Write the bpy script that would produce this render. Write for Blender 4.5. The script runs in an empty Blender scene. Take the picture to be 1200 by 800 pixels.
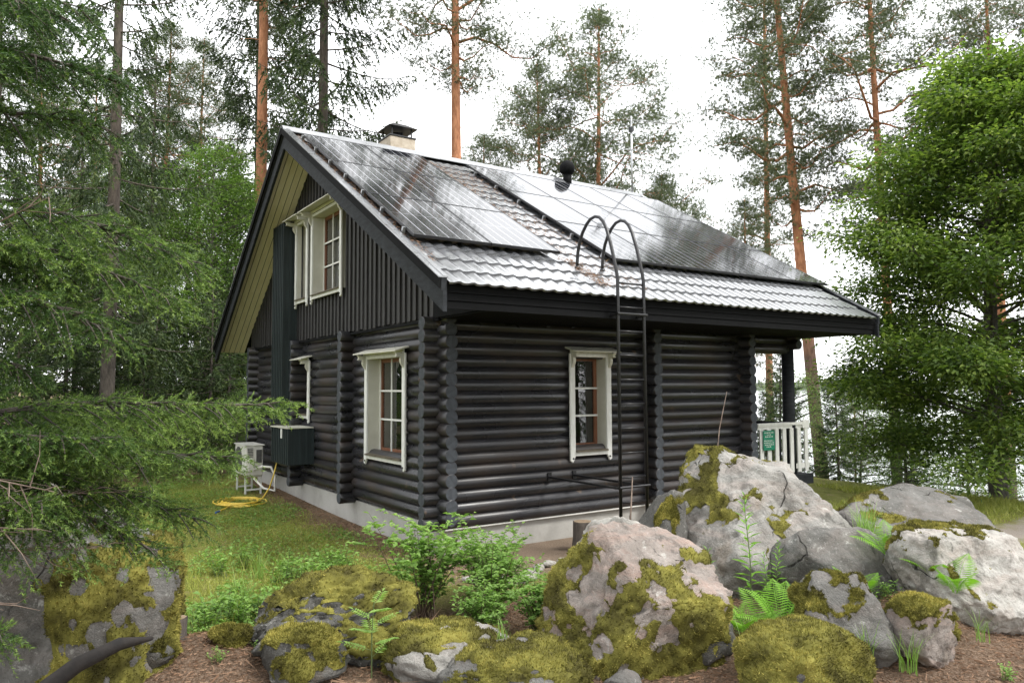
import bpy, bmesh, math, random
import numpy as np
from mathutils import Vector, Matrix, noise

random.seed(7); rng = np.random.default_rng(7)
scene = bpy.context.scene
COL = scene.collection
R = math.radians

# ------------------------------------------------------------------ camera
cam_d = bpy.data.cameras.new('camera'); cam = bpy.data.objects.new('camera', cam_d); COL.objects.link(cam)
cam_d.sensor_width = 36.0; cam_d.lens = 26.11; cam_d.clip_start = 0.05; cam_d.clip_end = 4000
_r = Vector((0.830564, -0.556897, -0.005364)); _u = Vector((-0.029503, -0.053615, 0.998126)); _f = Vector((0.556141, 0.828849, 0.060961))
cam.matrix_world = Matrix(((_r.x, _u.x, -_f.x, -4.413), (_r.y, _u.y, -_f.y, -8.171), (_r.z, _u.z, -_f.z, 2.07), (0, 0, 0, 1)))
scene.camera = cam

# ------------------------------------------------------------------ sky: bright even overcast
SUN_EL, SUN_AZ = R(52), R(150)          # azimuth measured from +Y towards +X
world = bpy.data.worlds.new('World'); scene.world = world; world.use_nodes = True
nt = world.node_tree; nt.nodes.clear()
wo = nt.nodes.new('ShaderNodeOutputWorld'); bg = nt.nodes.new('ShaderNodeBackground')
sky = nt.nodes.new('ShaderNodeTexSky'); sky.sky_type = 'NISHITA'; sky.sun_disc = False
sky.sun_elevation = SUN_EL; sky.sun_rotation = SUN_AZ; sky.air_density = 1.0; sky.dust_density = 3.0
tc = nt.nodes.new('ShaderNodeTexCoord'); nz = nt.nodes.new('ShaderNodeTexNoise')
nz.inputs['Scale'].default_value = 2.2; nz.inputs['Detail'].default_value = 5.0
nt.links.new(tc.outputs['Generated'], nz.inputs['Vector'])
cr = nt.nodes.new('ShaderNodeValToRGB')
cr.color_ramp.elements[0].color = (.84, .85, .87, 1); cr.color_ramp.elements[1].color = (.99, .995, 1, 1)
cr.color_ramp.elements[0].position = 0.3; cr.color_ramp.elements[1].position = 0.7
nt.links.new(nz.outputs['Fac'], cr.inputs['Fac'])
ml = nt.nodes.new('ShaderNodeVectorMath'); ml.operation = 'SCALE'; ml.inputs['Scale'].default_value = 11.5; nt.links.new(cr.outputs['Color'], ml.inputs[0])
mx = nt.nodes.new('ShaderNodeMixRGB'); mx.inputs['Fac'].default_value = 0.9
nt.links.new(sky.outputs['Color'], mx.inputs['Color1']); nt.links.new(ml.outputs['Vector'], mx.inputs['Color2'])
nt.links.new(mx.outputs['Color'], bg.inputs['Color']); bg.inputs['Strength'].default_value = 0.1
nt.links.new(bg.outputs['Background'], wo.inputs['Surface'])

sun_d = bpy.data.lights.new('sun', 'SUN'); sun = bpy.data.objects.new('sun', sun_d); COL.objects.link(sun)
sun_d.energy = 1.5; sun_d.angle = R(14); sun_d.color = (1.0, 0.97, 0.92)
sdir = Vector((math.sin(SUN_AZ) * math.cos(SUN_EL), math.cos(SUN_AZ) * math.cos(SUN_EL), math.sin(SUN_EL)))
sun.rotation_euler = sdir.to_track_quat('Z', 'Y').to_euler()
sun.location = (0, 0, 40)

scene.view_settings.view_transform = 'Standard'; scene.view_settings.look = 'None'
scene.view_settings.gamma = 1.0; scene.view_settings.exposure = 1.42
scene.view_settings.use_curve_mapping = False
scene.render.engine = 'CYCLES'
scene.cycles.max_bounces = 7; scene.cycles.diffuse_bounces = 3; scene.cycles.glossy_bounces = 3
scene.cycles.transmission_bounces = 5; scene.cycles.transparent_max_bounces = 12
scene.cycles.use_denoising = True; scene.cycles.caustics_reflective = False; scene.cycles.caustics_refractive = False

# ------------------------------------------------------------------ helpers
def link(o, parent=None):
    COL.objects.link(o)
    if parent is not None: o.parent = parent
    return o

def tag(o, label=None, cat=None, group=None, kind=None):
    if label: o['label'] = label
    if cat: o['category'] = cat
    if group: o['group'] = group
    if kind: o['kind'] = kind
    return o

def thing(name, label, cat, loc=(0, 0, 0), rz=0, group=None):
    o = bpy.data.objects.new(name, None); o.location = loc; o.rotation_euler = (0, 0, rz)
    o.empty_display_size = 0.2; link(o); return tag(o, label, cat, group)

def copy_tree(o, parent=None):
    c = o.copy(); COL.objects.link(c); c.parent = parent
    for ch in list(o.children): copy_tree(ch, c)
    return c

def obj(name, me, parent=None):
    return link(bpy.data.objects.new(name, me), parent)

class MB:
    def __init__(s): s.v = []; s.f = []; s.m = []
    def add(s, vs, fs, mi=0):
        b = len(s.v); s.v.extend([tuple(p) for p in vs])
        for q in fs: s.f.append(tuple(i + b for i in q)); s.m.append(mi)
        return s
    def box(s, x0, x1, y0, y1, z0, z1, mi=0, M=None):
        vs = [Vector((x, y, z)) for z in (z0, z1) for y in (y0, y1) for x in (x0, x1)]
        if M is not None: vs = [M @ p for p in vs]
        return s.add(vs, [(0, 2, 3, 1), (4, 5, 7, 6), (0, 1, 5, 4), (2, 6, 7, 3), (0, 4, 6, 2), (1, 3, 7, 5)], mi)
    def prism(s, poly, d0, d1, ax, mi=0):
        # poly: list of 2d points; ax: extrusion axis
        def P(p, d):
            return (d, p[0], p[1]) if ax == 0 else ((p[0], d, p[1]) if ax == 1 else (p[0], p[1], d))
        n = len(poly); vs = [P(p, d0) for p in poly] + [P(p, d1) for p in poly]
        fs = [tuple(range(n)), tuple(range(2 * n - 1, n - 1, -1))] + [(i, i + n, (i + 1) % n + n, (i + 1) % n) for i in range(n)]
        return s.add(vs, fs, mi)
    def tube(s, pts, rad, seg=8, cap=True, mi=0, capmi=None):
        pts = [Vector(p) for p in pts]; n = len(pts)
        if not hasattr(rad, '__len__'): rad = [rad] * n
        ref = None; rings = []
        for i, p in enumerate(pts):
            t = (pts[min(i + 1, n - 1)] - pts[max(i - 1, 0)]).normalized()
            if ref is None:
                ref = t.orthogonal().normalized()
            ref = (ref - t * ref.dot(t))
            ref = ref.normalized() if ref.length > 1e-6 else t.orthogonal().normalized()
            b = t.cross(ref)
            rings.append([p + (ref * math.cos(a) + b * math.sin(a)) * rad[i] for a in [2 * math.pi * k / seg for k in range(seg)]])
        vs = [q for r in rings for q in r]; fs = []
        for i in range(n - 1):
            for k in range(seg):
                a, b2 = i * seg + k, i * seg + (k + 1) % seg
                fs.append((a, b2, b2 + seg, a + seg))
        base = len(s.v); s.add(vs, fs, mi)
        if cap:
            s.f.append(tuple(base + k for k in reversed(range(seg)))); s.m.append(mi if capmi is None else capmi)
            s.f.append(tuple(base + (n - 1) * seg + k for k in range(seg))); s.m.append(mi if capmi is None else capmi)
        return s
    def mesh(s, name, mats, smooth=False):
        me = bpy.data.meshes.new(name); me.from_pydata(s.v, [], s.f)
        for m in (mats if isinstance(mats, (list, tuple)) else [mats]): me.materials.append(m)
        me.polygons.foreach_set('material_index', s.m)
        if smooth: me.polygons.foreach_set('use_smooth', [True] * len(s.f))
        me.update(); return me
    def build(s, name, mats, parent=None, smooth=False):
        return obj(name, s.mesh(name, mats, smooth), parent)

def bevel(o, w=0.006, seg=2):
    m = o.modifiers.new('bevel', 'BEVEL'); m.width = w; m.segments = seg; m.limit_method = 'ANGLE'; m.angle_limit = R(40)
    return o

def np_mesh(name, V, F, mats, attr=None, midx=None, smooth=False):
    """V (n,3); F list of (m,k) index arrays"""
    me = bpy.data.meshes.new(name); V = np.asarray(V, np.float32)
    Fs = F if isinstance(F, list) else [F]
    loops = np.concatenate([f.ravel() for f in Fs]).astype(np.int32)
    tot = np.concatenate([np.full(len(f), f.shape[1], np.int32) for f in Fs]); start = np.concatenate([[0], np.cumsum(tot)[:-1]]).astype(np.int32)
    me.vertices.add(len(V)); me.vertices.foreach_set('co', V.ravel())
    me.loops.add(len(loops)); me.loops.foreach_set('vertex_index', loops)
    me.polygons.add(len(tot)); me.polygons.foreach_set('loop_start', start); me.polygons.foreach_set('loop_total', tot)
    for m in (mats if isinstance(mats, (list, tuple)) else [mats]): me.materials.append(m)
    if midx is not None: me.polygons.foreach_set('material_index', midx.astype(np.int32))
    if smooth: me.polygons.foreach_set('use_smooth', np.ones(len(tot), bool))
    if attr is not None:
        a = me.attributes.new('v', 'FLOAT', 'POINT'); a.data.foreach_set('value', np.asarray(attr, np.float32))
    me.update(calc_edges=True); me.validate()
    return me

def unit(a): return a / np.maximum(np.linalg.norm(a, axis=-1, keepdims=True), 1e-9)

def blades(base, dirv, L, W, tip_attr=None):
    """thin triangles: base (N,3), dir (N,3) unit, L, W (N,) -> V, F"""
    n = len(base); s = unit(np.cross(dirv, rng.normal(size=(n, 3)))) * (np.asarray(W).reshape(-1, 1) * .5)
    V = np.empty((n, 3, 3)); V[:, 0] = base - s; V[:, 1] = base + s; V[:, 2] = base + dirv * np.asarray(L).reshape(-1, 1)
    return V.reshape(-1, 3), np.arange(3 * n).reshape(n, 3)

def leaves(base, dirv, nrm, L, W, fold=.25):
    """folded rhombus leaves -> 4 verts, 2 tris each"""
    n = len(base); L = np.asarray(L).reshape(-1, 1); W = np.asarray(W).reshape(-1, 1)
    s = unit(np.cross(dirv, nrm)); up = np.cross(s, dirv)
    V = np.empty((n, 4, 3)); mid = base + dirv * L * .45
    V[:, 0] = base; V[:, 1] = mid + s * W * .5 + up * W * fold; V[:, 2] = base + dirv * L - up * L * .1; V[:, 3] = mid - s * W * .5 + up * W * fold
    b = np.arange(n)[:, None] * 4
    return V.reshape(-1, 3), np.concatenate([b + [[0, 1, 2]], b + [[0, 2, 3]]])

# ------------------------------------------------------------------ materials
def newmat(name):
    m = bpy.data.materials.new(name); m.use_nodes = True; t = m.node_tree
    return m, t, t.nodes['Principled BSDF']
def nd(t, ty, **kw):
    n = t.nodes.new(ty)
    for k, v in kw.items():
        if hasattr(n, k) and not k[0].isupper(): setattr(n, k, v)
        else: n.inputs[k.replace('_', ' ')].default_value = v
    return n
def noise_fac(t, scale, detail=4, rough=.55, coord='Object', stretch=(1, 1, 1), dist=0):
    if coord == 'Position':
        c = nd(t, 'ShaderNodeNewGeometry').outputs['Position']
    else: c = nd(t, 'ShaderNodeTexCoord').outputs[coord]
    mp = nd(t, 'ShaderNodeMapping'); mp.inputs['Scale'].default_value = stretch; t.links.new(c, mp.inputs['Vector'])
    n = nd(t, 'ShaderNodeTexNoise'); n.inputs['Scale'].default_value = scale; n.inputs['Detail'].default_value = detail
    n.inputs['Roughness'].default_value = rough; n.inputs['Distortion'].default_value = dist
    t.links.new(mp.outputs['Vector'], n.inputs['Vector']); return n.outputs['Fac']
def ramp(t, fac, stops):
    r = nd(t, 'ShaderNodeValToRGB'); el = r.color_ramp.elements
    while len(el) < len(stops): el.new(0.5)
    for e, (p, c) in zip(el, stops):
        e.position = p; e.color = (*c, 1) if len(c) == 3 else c
    t.links.new(fac, r.inputs['Fac']); return r.outputs['Color']
def mixc(t, fac, a, b, mode='MIX'):
    m = nd(t, 'ShaderNodeMixRGB', blend_type=mode)
    for k, v in (('Fac', fac), ('Color1', a), ('Color2', b)):
        if hasattr(v, 'is_linked') or isinstance(v, bpy.types.NodeSocket): t.links.new(v, m.inputs[k])
        else: m.inputs[k].default_value = v if k == 'Fac' else (*v, 1)
    return m.outputs['Color']
def bump(t, p, fac, strength=.3, dist=.01):
    b = nd(t, 'ShaderNodeBump'); b.inputs['Strength'].default_value = strength; b.inputs['Distance'].default_value = dist
    t.links.new(fac, b.inputs['Height']); t.links.new(b.outputs['Normal'], p.inputs['Normal']); return b
def simple(name, c1, c2, rough=.6, scale=6, stretch=(1, 1, 1), bmp=.2, bdist=.004, metal=0, coord='Object', spec=.5, detail=5):
    m, t, p = newmat(name); f = noise_fac(t, scale, detail, .6, coord, stretch)
    t.links.new(ramp(t, f, [(.3, c1), (.7, c2)]), p.inputs['Base Color'])
    p.inputs['Roughness'].default_value = rough; p.inputs['Metallic'].default_value = metal; p.inputs['Specular IOR Level'].default_value = spec
    if bmp: bump(t, p, f, bmp, bdist)
    return m
def map01(t, v, a, b, c=0., d=1.):
    m = nd(t, 'ShaderNodeMapRange', interpolation_type='SMOOTHSTEP')
    for k, x in zip(('From Min', 'From Max', 'To Min', 'To Max'), (a, b, c, d)): m.inputs[k].default_value = x
    t.links.new(v, m.inputs['Value']); return m.outputs['Result']
def math2(t, op, a, b=None):
    m = nd(t, 'ShaderNodeMath', operation=op)
    for i, v in enumerate((a, b)):
        if v is None: continue
        if isinstance(v, bpy.types.NodeSocket): t.links.new(v, m.inputs[i])
        else: m.inputs[i].default_value = v
    return m.outputs[0]

def log_mat(name, c1, c2, c3, rough):
    # stained wood, grain runs along the log (local x)
    m, t, p = newmat(name)
    oi = nd(t, 'ShaderNodeObjectInfo')
    f = noise_fac(t, 5, 6, .6, 'Object', (.35, 9, 9)); g = noise_fac(t, 2.3, 3, .5, 'Position', (.5, .5, 1))
    base = ramp(t, f, [(.25, c1), (.75, c2)])
    base = mixc(t, map01(t, g, .45, .75, 0, .75), base, c3)
    crk = noise_fac(t, 3.0, 5, .7, 'Object', (.5, 14, 14), .3); base = mixc(t, map01(t, crk, .64, .70, 0, .85), base, (.003, .003, .003))
    kn = noise_fac(t, 5.5, 2, .5, 'Position', (1, 1, 1)); base = mixc(t, map01(t, kn, .70, .76, 0, .8), base, (.075, .055, .042))
    v = nd(t, 'ShaderNodeMapRange'); v.inputs['To Min'].default_value = .55; v.inputs['To Max'].default_value = 1.45
    t.links.new(oi.outputs['Random'], v.inputs['Value'])
    base = mixc(t, 1.0, base, v.outputs['Result'], 'MULTIPLY')
    t.links.new(base, p.inputs['Base Color'])
    rr = map01(t, g, .3, .7, rough - .08, rough + .12); t.links.new(rr, p.inputs['Roughness'])
    bump(t, p, f, .25, .004); return m
MAT = {}
MAT['log'] = log_mat('log_stain', (.013, .0132, .0152), (.034, .0335, .037), (.042, .030, .024), .30)
MAT['logend'] = simple('log_end', (.024, .028, .034), (.056, .063, .074), .75, 14, bmp=.4, bdist=.004)
MAT['board'] = simple('gable_board', (.015, .0145, .015), (.044, .042, .042), .62, 5, (9, 9, .5), .3, .003, coord='Position')
MAT['trim'] = simple('dark_trim', (.010, .012, .014), (.030, .033, .038), .7, 4, (1, 1.5, 6), .3, .003, coord='Position', spec=.22)
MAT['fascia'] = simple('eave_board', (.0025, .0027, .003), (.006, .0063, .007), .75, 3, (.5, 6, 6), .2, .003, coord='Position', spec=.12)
MAT['green'] = simple('green_paint', (.008, .014, .015), (.018, .029, .030), .55, 4, (6, 6, .6), .25, .003, coord='Position')
MAT['soffit'] = simple('soffit_paint', (.70, .62, .45), (.80, .73, .57), .6, 4, (3, 1, 1), .15, .002, coord='Position')
MAT['white'] = simple('white_paint', (.60, .60, .56), (.73, .73, .70), .5, 5, (3, 3, .8), .15, .002, coord='Position')
MAT['cream'] = simple('cream_paint', (.50, .49, .41), (.60, .59, .51), .5, 4, bmp=.1, bdist=.002, coord='Position')
MAT['brown'] = simple('sash_wood', (.14, .055, .025), (.24, .10, .05), .45, 6, (6, 6, .6), .15, .002, coord='Position')
MAT['black'] = simple('black_metal', (.006, .006, .007), (.016, .016, .018), .38, 30, bmp=.1, bdist=.001)
MAT['grey_metal'] = simple('galvanised', (.35, .36, .37), (.55, .56, .57), .35, 25, bmp=.05, bdist=.001, metal=.9)
MAT['acwhite'] = simple('unit_plastic', (.52, .51, .46), (.64, .63, .58), .45, 3, bmp=.03, bdist=.001)
MAT['acdark'] = simple('unit_grille', (.05, .05, .05), (.09, .09, .085), .5, 20, bmp=.05, bdist=.001)
MAT['hose'] = simple('yellow_hose', (.55, .38, .04), (.68, .50, .08), .4, 10, bmp=.05, bdist=.001)
MAT['blue'] = simple('blue_plastic', (.02, .08, .25), (.03, .11, .32), .4, 10, bmp=0)
MAT['brick'] = simple('chimney_render', (.34, .28, .21), (.52, .46, .38), .85, 9, bmp=.4, bdist=.01)
MAT['orange_board'] = simple('chip_wood', (.42, .20, .09), (.58, .33, .19), .8, 9, (1, 6, 1), .3, .003)
def concrete():
    m, t, p = newmat('concrete'); f = noise_fac(t, 1.6, 7, .65, 'Position'); g = noise_fac(t, 40, 3, .6, 'Position')
    base = ramp(t, f, [(.25, (.26, .25, .225)), (.5, (.37, .36, .335)), (.8, (.44, .43, .41))])
    base = mixc(t, map01(t, g, .5, .75, 0, .25), base, (.2, .19, .17)); t.links.new(base, p.inputs['Base Color'])
    p.inputs['Roughness'].default_value = .9; bump(t, p, g, .35, .005); return m
MAT['concrete'] = concrete()
def tile_mat():
    m, t, p = newmat('tile_steel'); f = noise_fac(t, 7, 5, .6, 'Position'); g = noise_fac(t, 60, 2, .5, 'Position')
    base = ramp(t, f, [(.3, (.085, .089, .097)), (.7, (.15, .154, .164))])
    base = mixc(t, map01(t, f, .66, .8, 0, .6), base, (.10, .075, .05)); t.links.new(base, p.inputs['Base Color'])
    t.links.new(map01(t, f, .3, .75, .26, .40), p.inputs['Roughness']); p.inputs['Specular IOR Level'].default_value = .9
    p.inputs['Coat Weight'].default_value = 1.0; p.inputs['Coat Roughness'].default_value = .11; p.inputs['Coat IOR'].default_value = 2.1
    bump(t, p, g, .05, .001); return m
MAT['tile'] = tile_mat()
def pane_mat():
    m = bpy.data.materials.new('window_glass'); m.use_nodes = True; t = m.node_tree; t.nodes.clear()
    o = nd(t, 'ShaderNodeOutputMaterial'); tr = nd(t, 'ShaderNodeBsdfTransparent'); gl = nd(t, 'ShaderNodeBsdfGlossy')
    tr.inputs['Color'].default_value = (.82, .86, .85, 1); gl.inputs['Roughness'].default_value = .01
    fr = nd(t, 'ShaderNodeFresnel'); fr.inputs['IOR'].default_value = 1.6
    f2 = math2(t, 'MULTIPLY', fr.outputs['Fac'], 2.4); mx = nd(t, 'ShaderNodeMixShader')
    t.links.new(f2, mx.inputs[0]); t.links.new(tr.outputs[0], mx.inputs[1]); t.links.new(gl.outputs[0], mx.inputs[2]); t.links.new(mx.outputs[0], o.inputs[0])
    nzf = noise_fac(t, 2.5, 1, .5, 'Position'); b = nd(t, 'ShaderNodeBump'); b.inputs['Strength'].default_value = .02; b.inputs['Distance'].default_value = .02
    t.links.new(nzf, b.inputs['Height']); t.links.new(b.outputs['Normal'], gl.inputs['Normal']); return m
MAT['glass'] = pane_mat()
def panel_mat():
    # local panel coords: x across (0..w), y up the slope (0..h)
    m, t, p = newmat('solar_cells'); c = nd(t, 'ShaderNodeTexCoord').outputs['Object']; sp = nd(t, 'ShaderNodeSeparateXYZ'); t.links.new(c, sp.inputs[0])
    def line(sock, period, width, off=0.):
        a = math2(t, 'ADD', sock, off); a = math2(t, 'DIVIDE', a, period); a = math2(t, 'FRACT', a); a = math2(t, 'SUBTRACT', a, .5); a = math2(t, 'ABSOLUTE', a)
        return math2(t, 'GREATER_THAN', a, .5 - width / period / 2)
    gap = line(sp.outputs['X'], .158, .011); row = line(sp.outputs['Y'], .158, .002); bus = line(sp.outputs['X'], .0316, .0012)
    half = line(sp.outputs['Y'], .79, .012)
    k = math2(t, 'MAXIMUM', gap, math2(t, 'MULTIPLY', row, .35)); k = math2(t, 'MAXIMUM', k, math2(t, 'MULTIPLY', bus, .28)); k = math2(t, 'MAXIMUM', k, math2(t, 'MULTIPLY', half, .5))
    f = noise_fac(t, 3, 4, .6, 'Object')
    base = mixc(t, k, ramp(t, f, [(.3, (.008, .009, .012)), (.7, (.014, .015, .019))]), (.36, .37, .39)); t.links.new(base, p.inputs['Base Color'])
    d = noise_fac(t, 1.2, 6, .65, 'Position'); t.links.new(map01(t, d, .35, .75, .055, .10), p.inputs['Roughness'])
    p.inputs['IOR'].default_value = 1.75; p.inputs['Specular IOR Level'].default_value = .5
    w = noise_fac(t, 1.5, 2, .5, 'Position'); bump(t, p, w, .03, .01); return m
MAT['cells'] = panel_mat()
def leaf_mat(name, c1, c2, c3, trans=.35, rough=.45, spec=.3):
    m = bpy.data.materials.new(name); m.use_nodes = True; t = m.node_tree; p = t.nodes['Principled BSDF']; o = t.nodes['Material Output']
    a = nd(t, 'ShaderNodeAttribute'); a.attribute_name = 'v'
    g = noise_fac(t, .9, 3, .5, 'Position'); s = math2(t, 'ADD', math2(t, 'MULTIPLY', a.outputs['Fac'], .7), math2(t, 'MULTIPLY', g, .45))
    col = ramp(t, s, [(.2, c1), (.55, c2), (.95, c3)]); t.links.new(col, p.inputs['Base Color'])
    p.inputs['Roughness'].default_value = rough; p.inputs['Specular IOR Level'].default_value = spec
    if trans:
        tl = nd(t, 'ShaderNodeBsdfTranslucent'); mx = nd(t, 'ShaderNodeMixShader'); mx.inputs[0].default_value = trans
        t.links.new(mixc(t, 1.0, col, (1.0, 1.15, .55), 'MULTIPLY'), tl.inputs['Color']); t.links.new(p.outputs[0], mx.inputs[1]); t.links.new(tl.outputs[0], mx.inputs[2]); t.links.new(mx.outputs[0], o.inputs[0])
    return m
MAT['pine'] = leaf_mat('pine_needles', (.065, .085, .052), (.125, .150, .092), (.20, .225, .135), .3, .55)
MAT['spruce'] = leaf_mat('spruce_needles', (.020, .036, .015), (.050, .082, .028), (.135, .175, .055), .22, .5)
MAT['nearspruce'] = leaf_mat('spruce_shoots', (.018, .045, .013), (.062, .122, .028), (.27, .38, .090), .28, .45)
MAT['leaf'] = leaf_mat('tree_leaves', (.050, .090, .024), (.135, .205, .048), (.32, .40, .095), .45)
MAT['birch'] = leaf_mat('birch_leaves', (.075, .145, .035), (.14, .23, .055), (.23, .33, .09), .45)
MAT['shrub'] = leaf_mat('shrub_leaves', (.13, .24, .055), (.22, .36, .09), (.34, .48, .15), .4)
MAT['herb'] = leaf_mat('herb_leaves', (.10, .20, .04), (.19, .32, .07), (.30, .44, .12), .35)
MAT['fern'] = leaf_mat('fern_leaves', (.11, .25, .025), (.20, .40, .045), (.30, .52, .08), .4)
MAT['grass'] = leaf_mat('grass_blades', (.19, .22, .045), (.32, .35, .080), (.50, .47, .16), .35)
MAT['moss'] = leaf_mat('moss', (.060, .054, .018), (.20, .188, .045), (.46, .395, .11), .1, .9, .1)
MAT['litter'] = leaf_mat('needle_litter', (.10, .058, .034), (.22, .13, .080), (.38, .25, .165), 0, .8, .2)
def bark_mat(name, lo, lo2, hi, hi2, z0, z1, scale=5):
    m, t, p = newmat(name); c = nd(t, 'ShaderNodeTexCoord').outputs['Object']; sp = nd(t, 'ShaderNodeSeparateXYZ'); t.links.new(c, sp.inputs[0])
    f = noise_fac(t, scale, 6, .65, 'Object', (2.4, 2.4, .8), .4); g = noise_fac(t, 1.3, 3, .5, 'Object')
    a = ramp(t, f, [(.3, lo), (.65, lo2)]); b = ramp(t, f, [(.3, hi), (.62, hi2)])
    z = math2(t, 'ADD', sp.outputs['Z'], math2(t, 'MULTIPLY', g, 4.0))
    t.links.new(mixc(t, map01(t, z, z0 + 2, z1 + 2), a, b), p.inputs['Base Color']); p.inputs['Roughness'].default_value = .9
    bump(t, p, f, .8, .03); return m
MAT['pinebark'] = bark_mat('pine_bark', (.06, .045, .038), (.17, .12, .095), (.22, .082, .036), (.50, .23, .12), 3.0, 7.0)
MAT['sprucebark'] = bark_mat('spruce_bark', (.04, .034, .03), (.12, .10, .085), (.045, .036, .03), (.13, .105, .085), 2, 6, 7)
MAT['greybark'] = bark_mat('grey_bark', (.05, .045, .04), (.14, .125, .11), (.06, .05, .045), (.16, .14, .12), 2, 6, 7)
MAT['deadtwig'] = simple('dead_twig', (.12, .085, .065), (.26, .20, .16), .85, 12, bmp=.3)
MAT['stem'] = simple('green_stem', (.08, .12, .04), (.13, .17, .06), .6, 10, bmp=0)
MAT['stemred'] = simple('shrub_stem', (.06, .04, .03), (.12, .08, .055), .7, 10, bmp=.2)
MAT['cutwood'] = simple('cut_wood', (.20, .14, .09), (.36, .28, .19), .8, 18, bmp=.4)
MAT['deadroot'] = simple('dark_root', (.012, .010, .009), (.035, .028, .024), .8, 12, bmp=.6, bdist=.01)
def rock_mat(name, c1, c2, c3, pink=0., lichen=.3, scale=1.0):
    m, t, p = newmat(name)
    f = noise_fac(t, 1.8 * scale, 8, .68, 'Object', (1, 1, 1), .3); s = noise_fac(t, 38, 4, .7, 'Object'); l = noise_fac(t, 6.5, 7, .72, 'Object', (1, 1, 1.2), .5)
    st = noise_fac(t, 2.6, 5, .6, 'Object', (.6, .6, 2.4), .8)
    base = ramp(t, f, [(.28, c1), (.5, c2), (.72, c3)])
    if pink: base = mixc(t, map01(t, st, .42, .66, 0, pink), base, (.40, .255, .20))
    base = mixc(t, map01(t, l, .56, .66, 0, lichen), base, (.055, .055, .052))
    base = mixc(t, map01(t, l, .30, .42, lichen * 1.1, 0), base, (.56, .56, .52))
    wt = noise_fac(t, 3.4, 6, .7, 'Object', (1.4, 1.4, .45), .6); base = mixc(t, map01(t, wt, .50, .68, 0, .55), base, (.075, .070, .060)); rs = noise_fac(t, 2.1, 4, .6, 'Object'); base = mixc(t, map01(t, rs, .60, .72, 0, .35), base, (.20, .135, .075))
    vo = nd(t, 'ShaderNodeTexVoronoi', feature='DISTANCE_TO_EDGE'); vo.inputs['Scale'].default_value = .62; dm = nd(t, 'ShaderNodeVectorMath', operation='ADD'); tcx = nd(t, 'ShaderNodeTexCoord'); nn = nd(t, 'ShaderNodeTexNoise'); nn.inputs['Scale'].default_value = 1.3; nn.inputs['Detail'].default_value = 4
    t.links.new(tcx.outputs['Object'], nn.inputs['Vector']); t.links.new(tcx.outputs['Object'], dm.inputs[0]); t.links.new(nn.outputs['Color'], dm.inputs[1]); t.links.new(dm.outputs[0], vo.inputs['Vector']); ck = math2(t, 'MULTIPLY', map01(t, vo.outputs['Distance'], .001, .009, 1, 0), map01(t, wt, .46, .58))
    base = mixc(t, ck, base, (.03, .028, .025))
    base = mixc(t, map01(t, s, .55, .72, 0, .45), base, (.09, .088, .085)); base = mixc(t, map01(t, s, .28, .42, .35, 0), base, (.55, .53, .5))
    t.links.new(base, p.inputs['Base Color']); p.inputs['Roughness'].default_value = .92; p.inputs['Specular IOR Level'].default_value = .25
    h = math2(t, 'ADD', math2(t, 'MULTIPLY', l, 1.0), math2(t, 'MULTIPLY', s, .45)); h = math2(t, 'SUBTRACT', h, math2(t, 'MULTIPLY', ck, .5)); bump(t, p, h, .95, .035); return m
MAT['rock_pale'] = rock_mat('pale_granite', (0.172, 0.168, 0.153), (0.284, 0.275, 0.254), (0.387, 0.376, 0.348), .18, .5)
MAT['rock_pink'] = rock_mat('pink_granite', (0.172, 0.150, 0.133), (0.275, 0.241, 0.215), (0.387, 0.353, 0.323), .42, .5)
MAT['rock_grey'] = rock_mat('grey_rock', (0.086, 0.084, 0.077), (0.150, 0.146, 0.136), (0.232, 0.225, 0.211), .08, .5)
MAT['rock_dark'] = rock_mat('dark_rock', (0.047, 0.046, 0.041), (0.099, 0.096, 0.088), (0.181, 0.176, 0.163), 0, .7)
MAT['rock_white'] = rock_mat('white_granite', (0.275, 0.262, 0.232), (0.396, 0.383, 0.353), (0.482, 0.469, 0.439), .2, .5)
# ------------------------------------------------------------------ ground, lake, far shore
def sstep(a, b, x):
    t = np.clip((x - a) / (b - a), 0, 1); return t * t * (3 - 2 * t)
def hills(x, y):
    return .05 * np.sin(x * .9 + 1.3) * np.cos(y * .8) + .035 * np.sin(x * 2.1 + y * 1.7) + .02 * np.sin(3.3 * x - 2.9 * y)
def ground_z(x, y):
    x = np.asarray(x, float); y = np.asarray(y, float)
    lake = x * .86 - y * .10                     # towards the water
    z = -6.2 * sstep(9.6, 30, lake) - .45 * sstep(7.5, 13, lake)
    near = np.exp(-(((x - .9) / 2.4) ** 2 + ((y + 4.6) / 1.5) ** 2)) * .16     # soil mound below the boulders
    bank = np.exp(-(((x - 1.5) / .38) ** 2 + ((y + 4.95) / .30) ** 2)) * .26
    left = np.exp(-(((x + 3.2) / 1.1) ** 2 + ((y + 2.4) / .9) ** 2)) * .18
    house = sstep(-1.3, -.4, x) * sstep(-1.6, -.5, y) * (1 - sstep(8.5, 10, y)) * (1 - sstep(7.0, 8.6, x))
    back = 1.2 * sstep(10, 45, y) * (1 - sstep(2, 16, lake))
    n = hills(x, y) * (1 - house) * (1 + 1.5 * sstep(12, 30, np.hypot(x, y)))
    return z + near + bank + left + back + n + .11 * sstep(2, 8, y) * (1 - sstep(3, 8, x))
N = 280
u = np.linspace(-1, 1, N); warp = np.sinh(u * 5.6) / np.sinh(5.6)
gx = 1.0 + warp * 420; gy = -1.0 + warp * 420
GX, GY = np.meshgrid(gx, gy, indexing='ij'); GZ = ground_z(GX, GY)
idx = np.arange(N * N).reshape(N, N)
F = np.stack([idx[:-1, :-1], idx[1:, :-1], idx[1:, 1:], idx[:-1, 1:]], -1).reshape(-1, 4)
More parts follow.
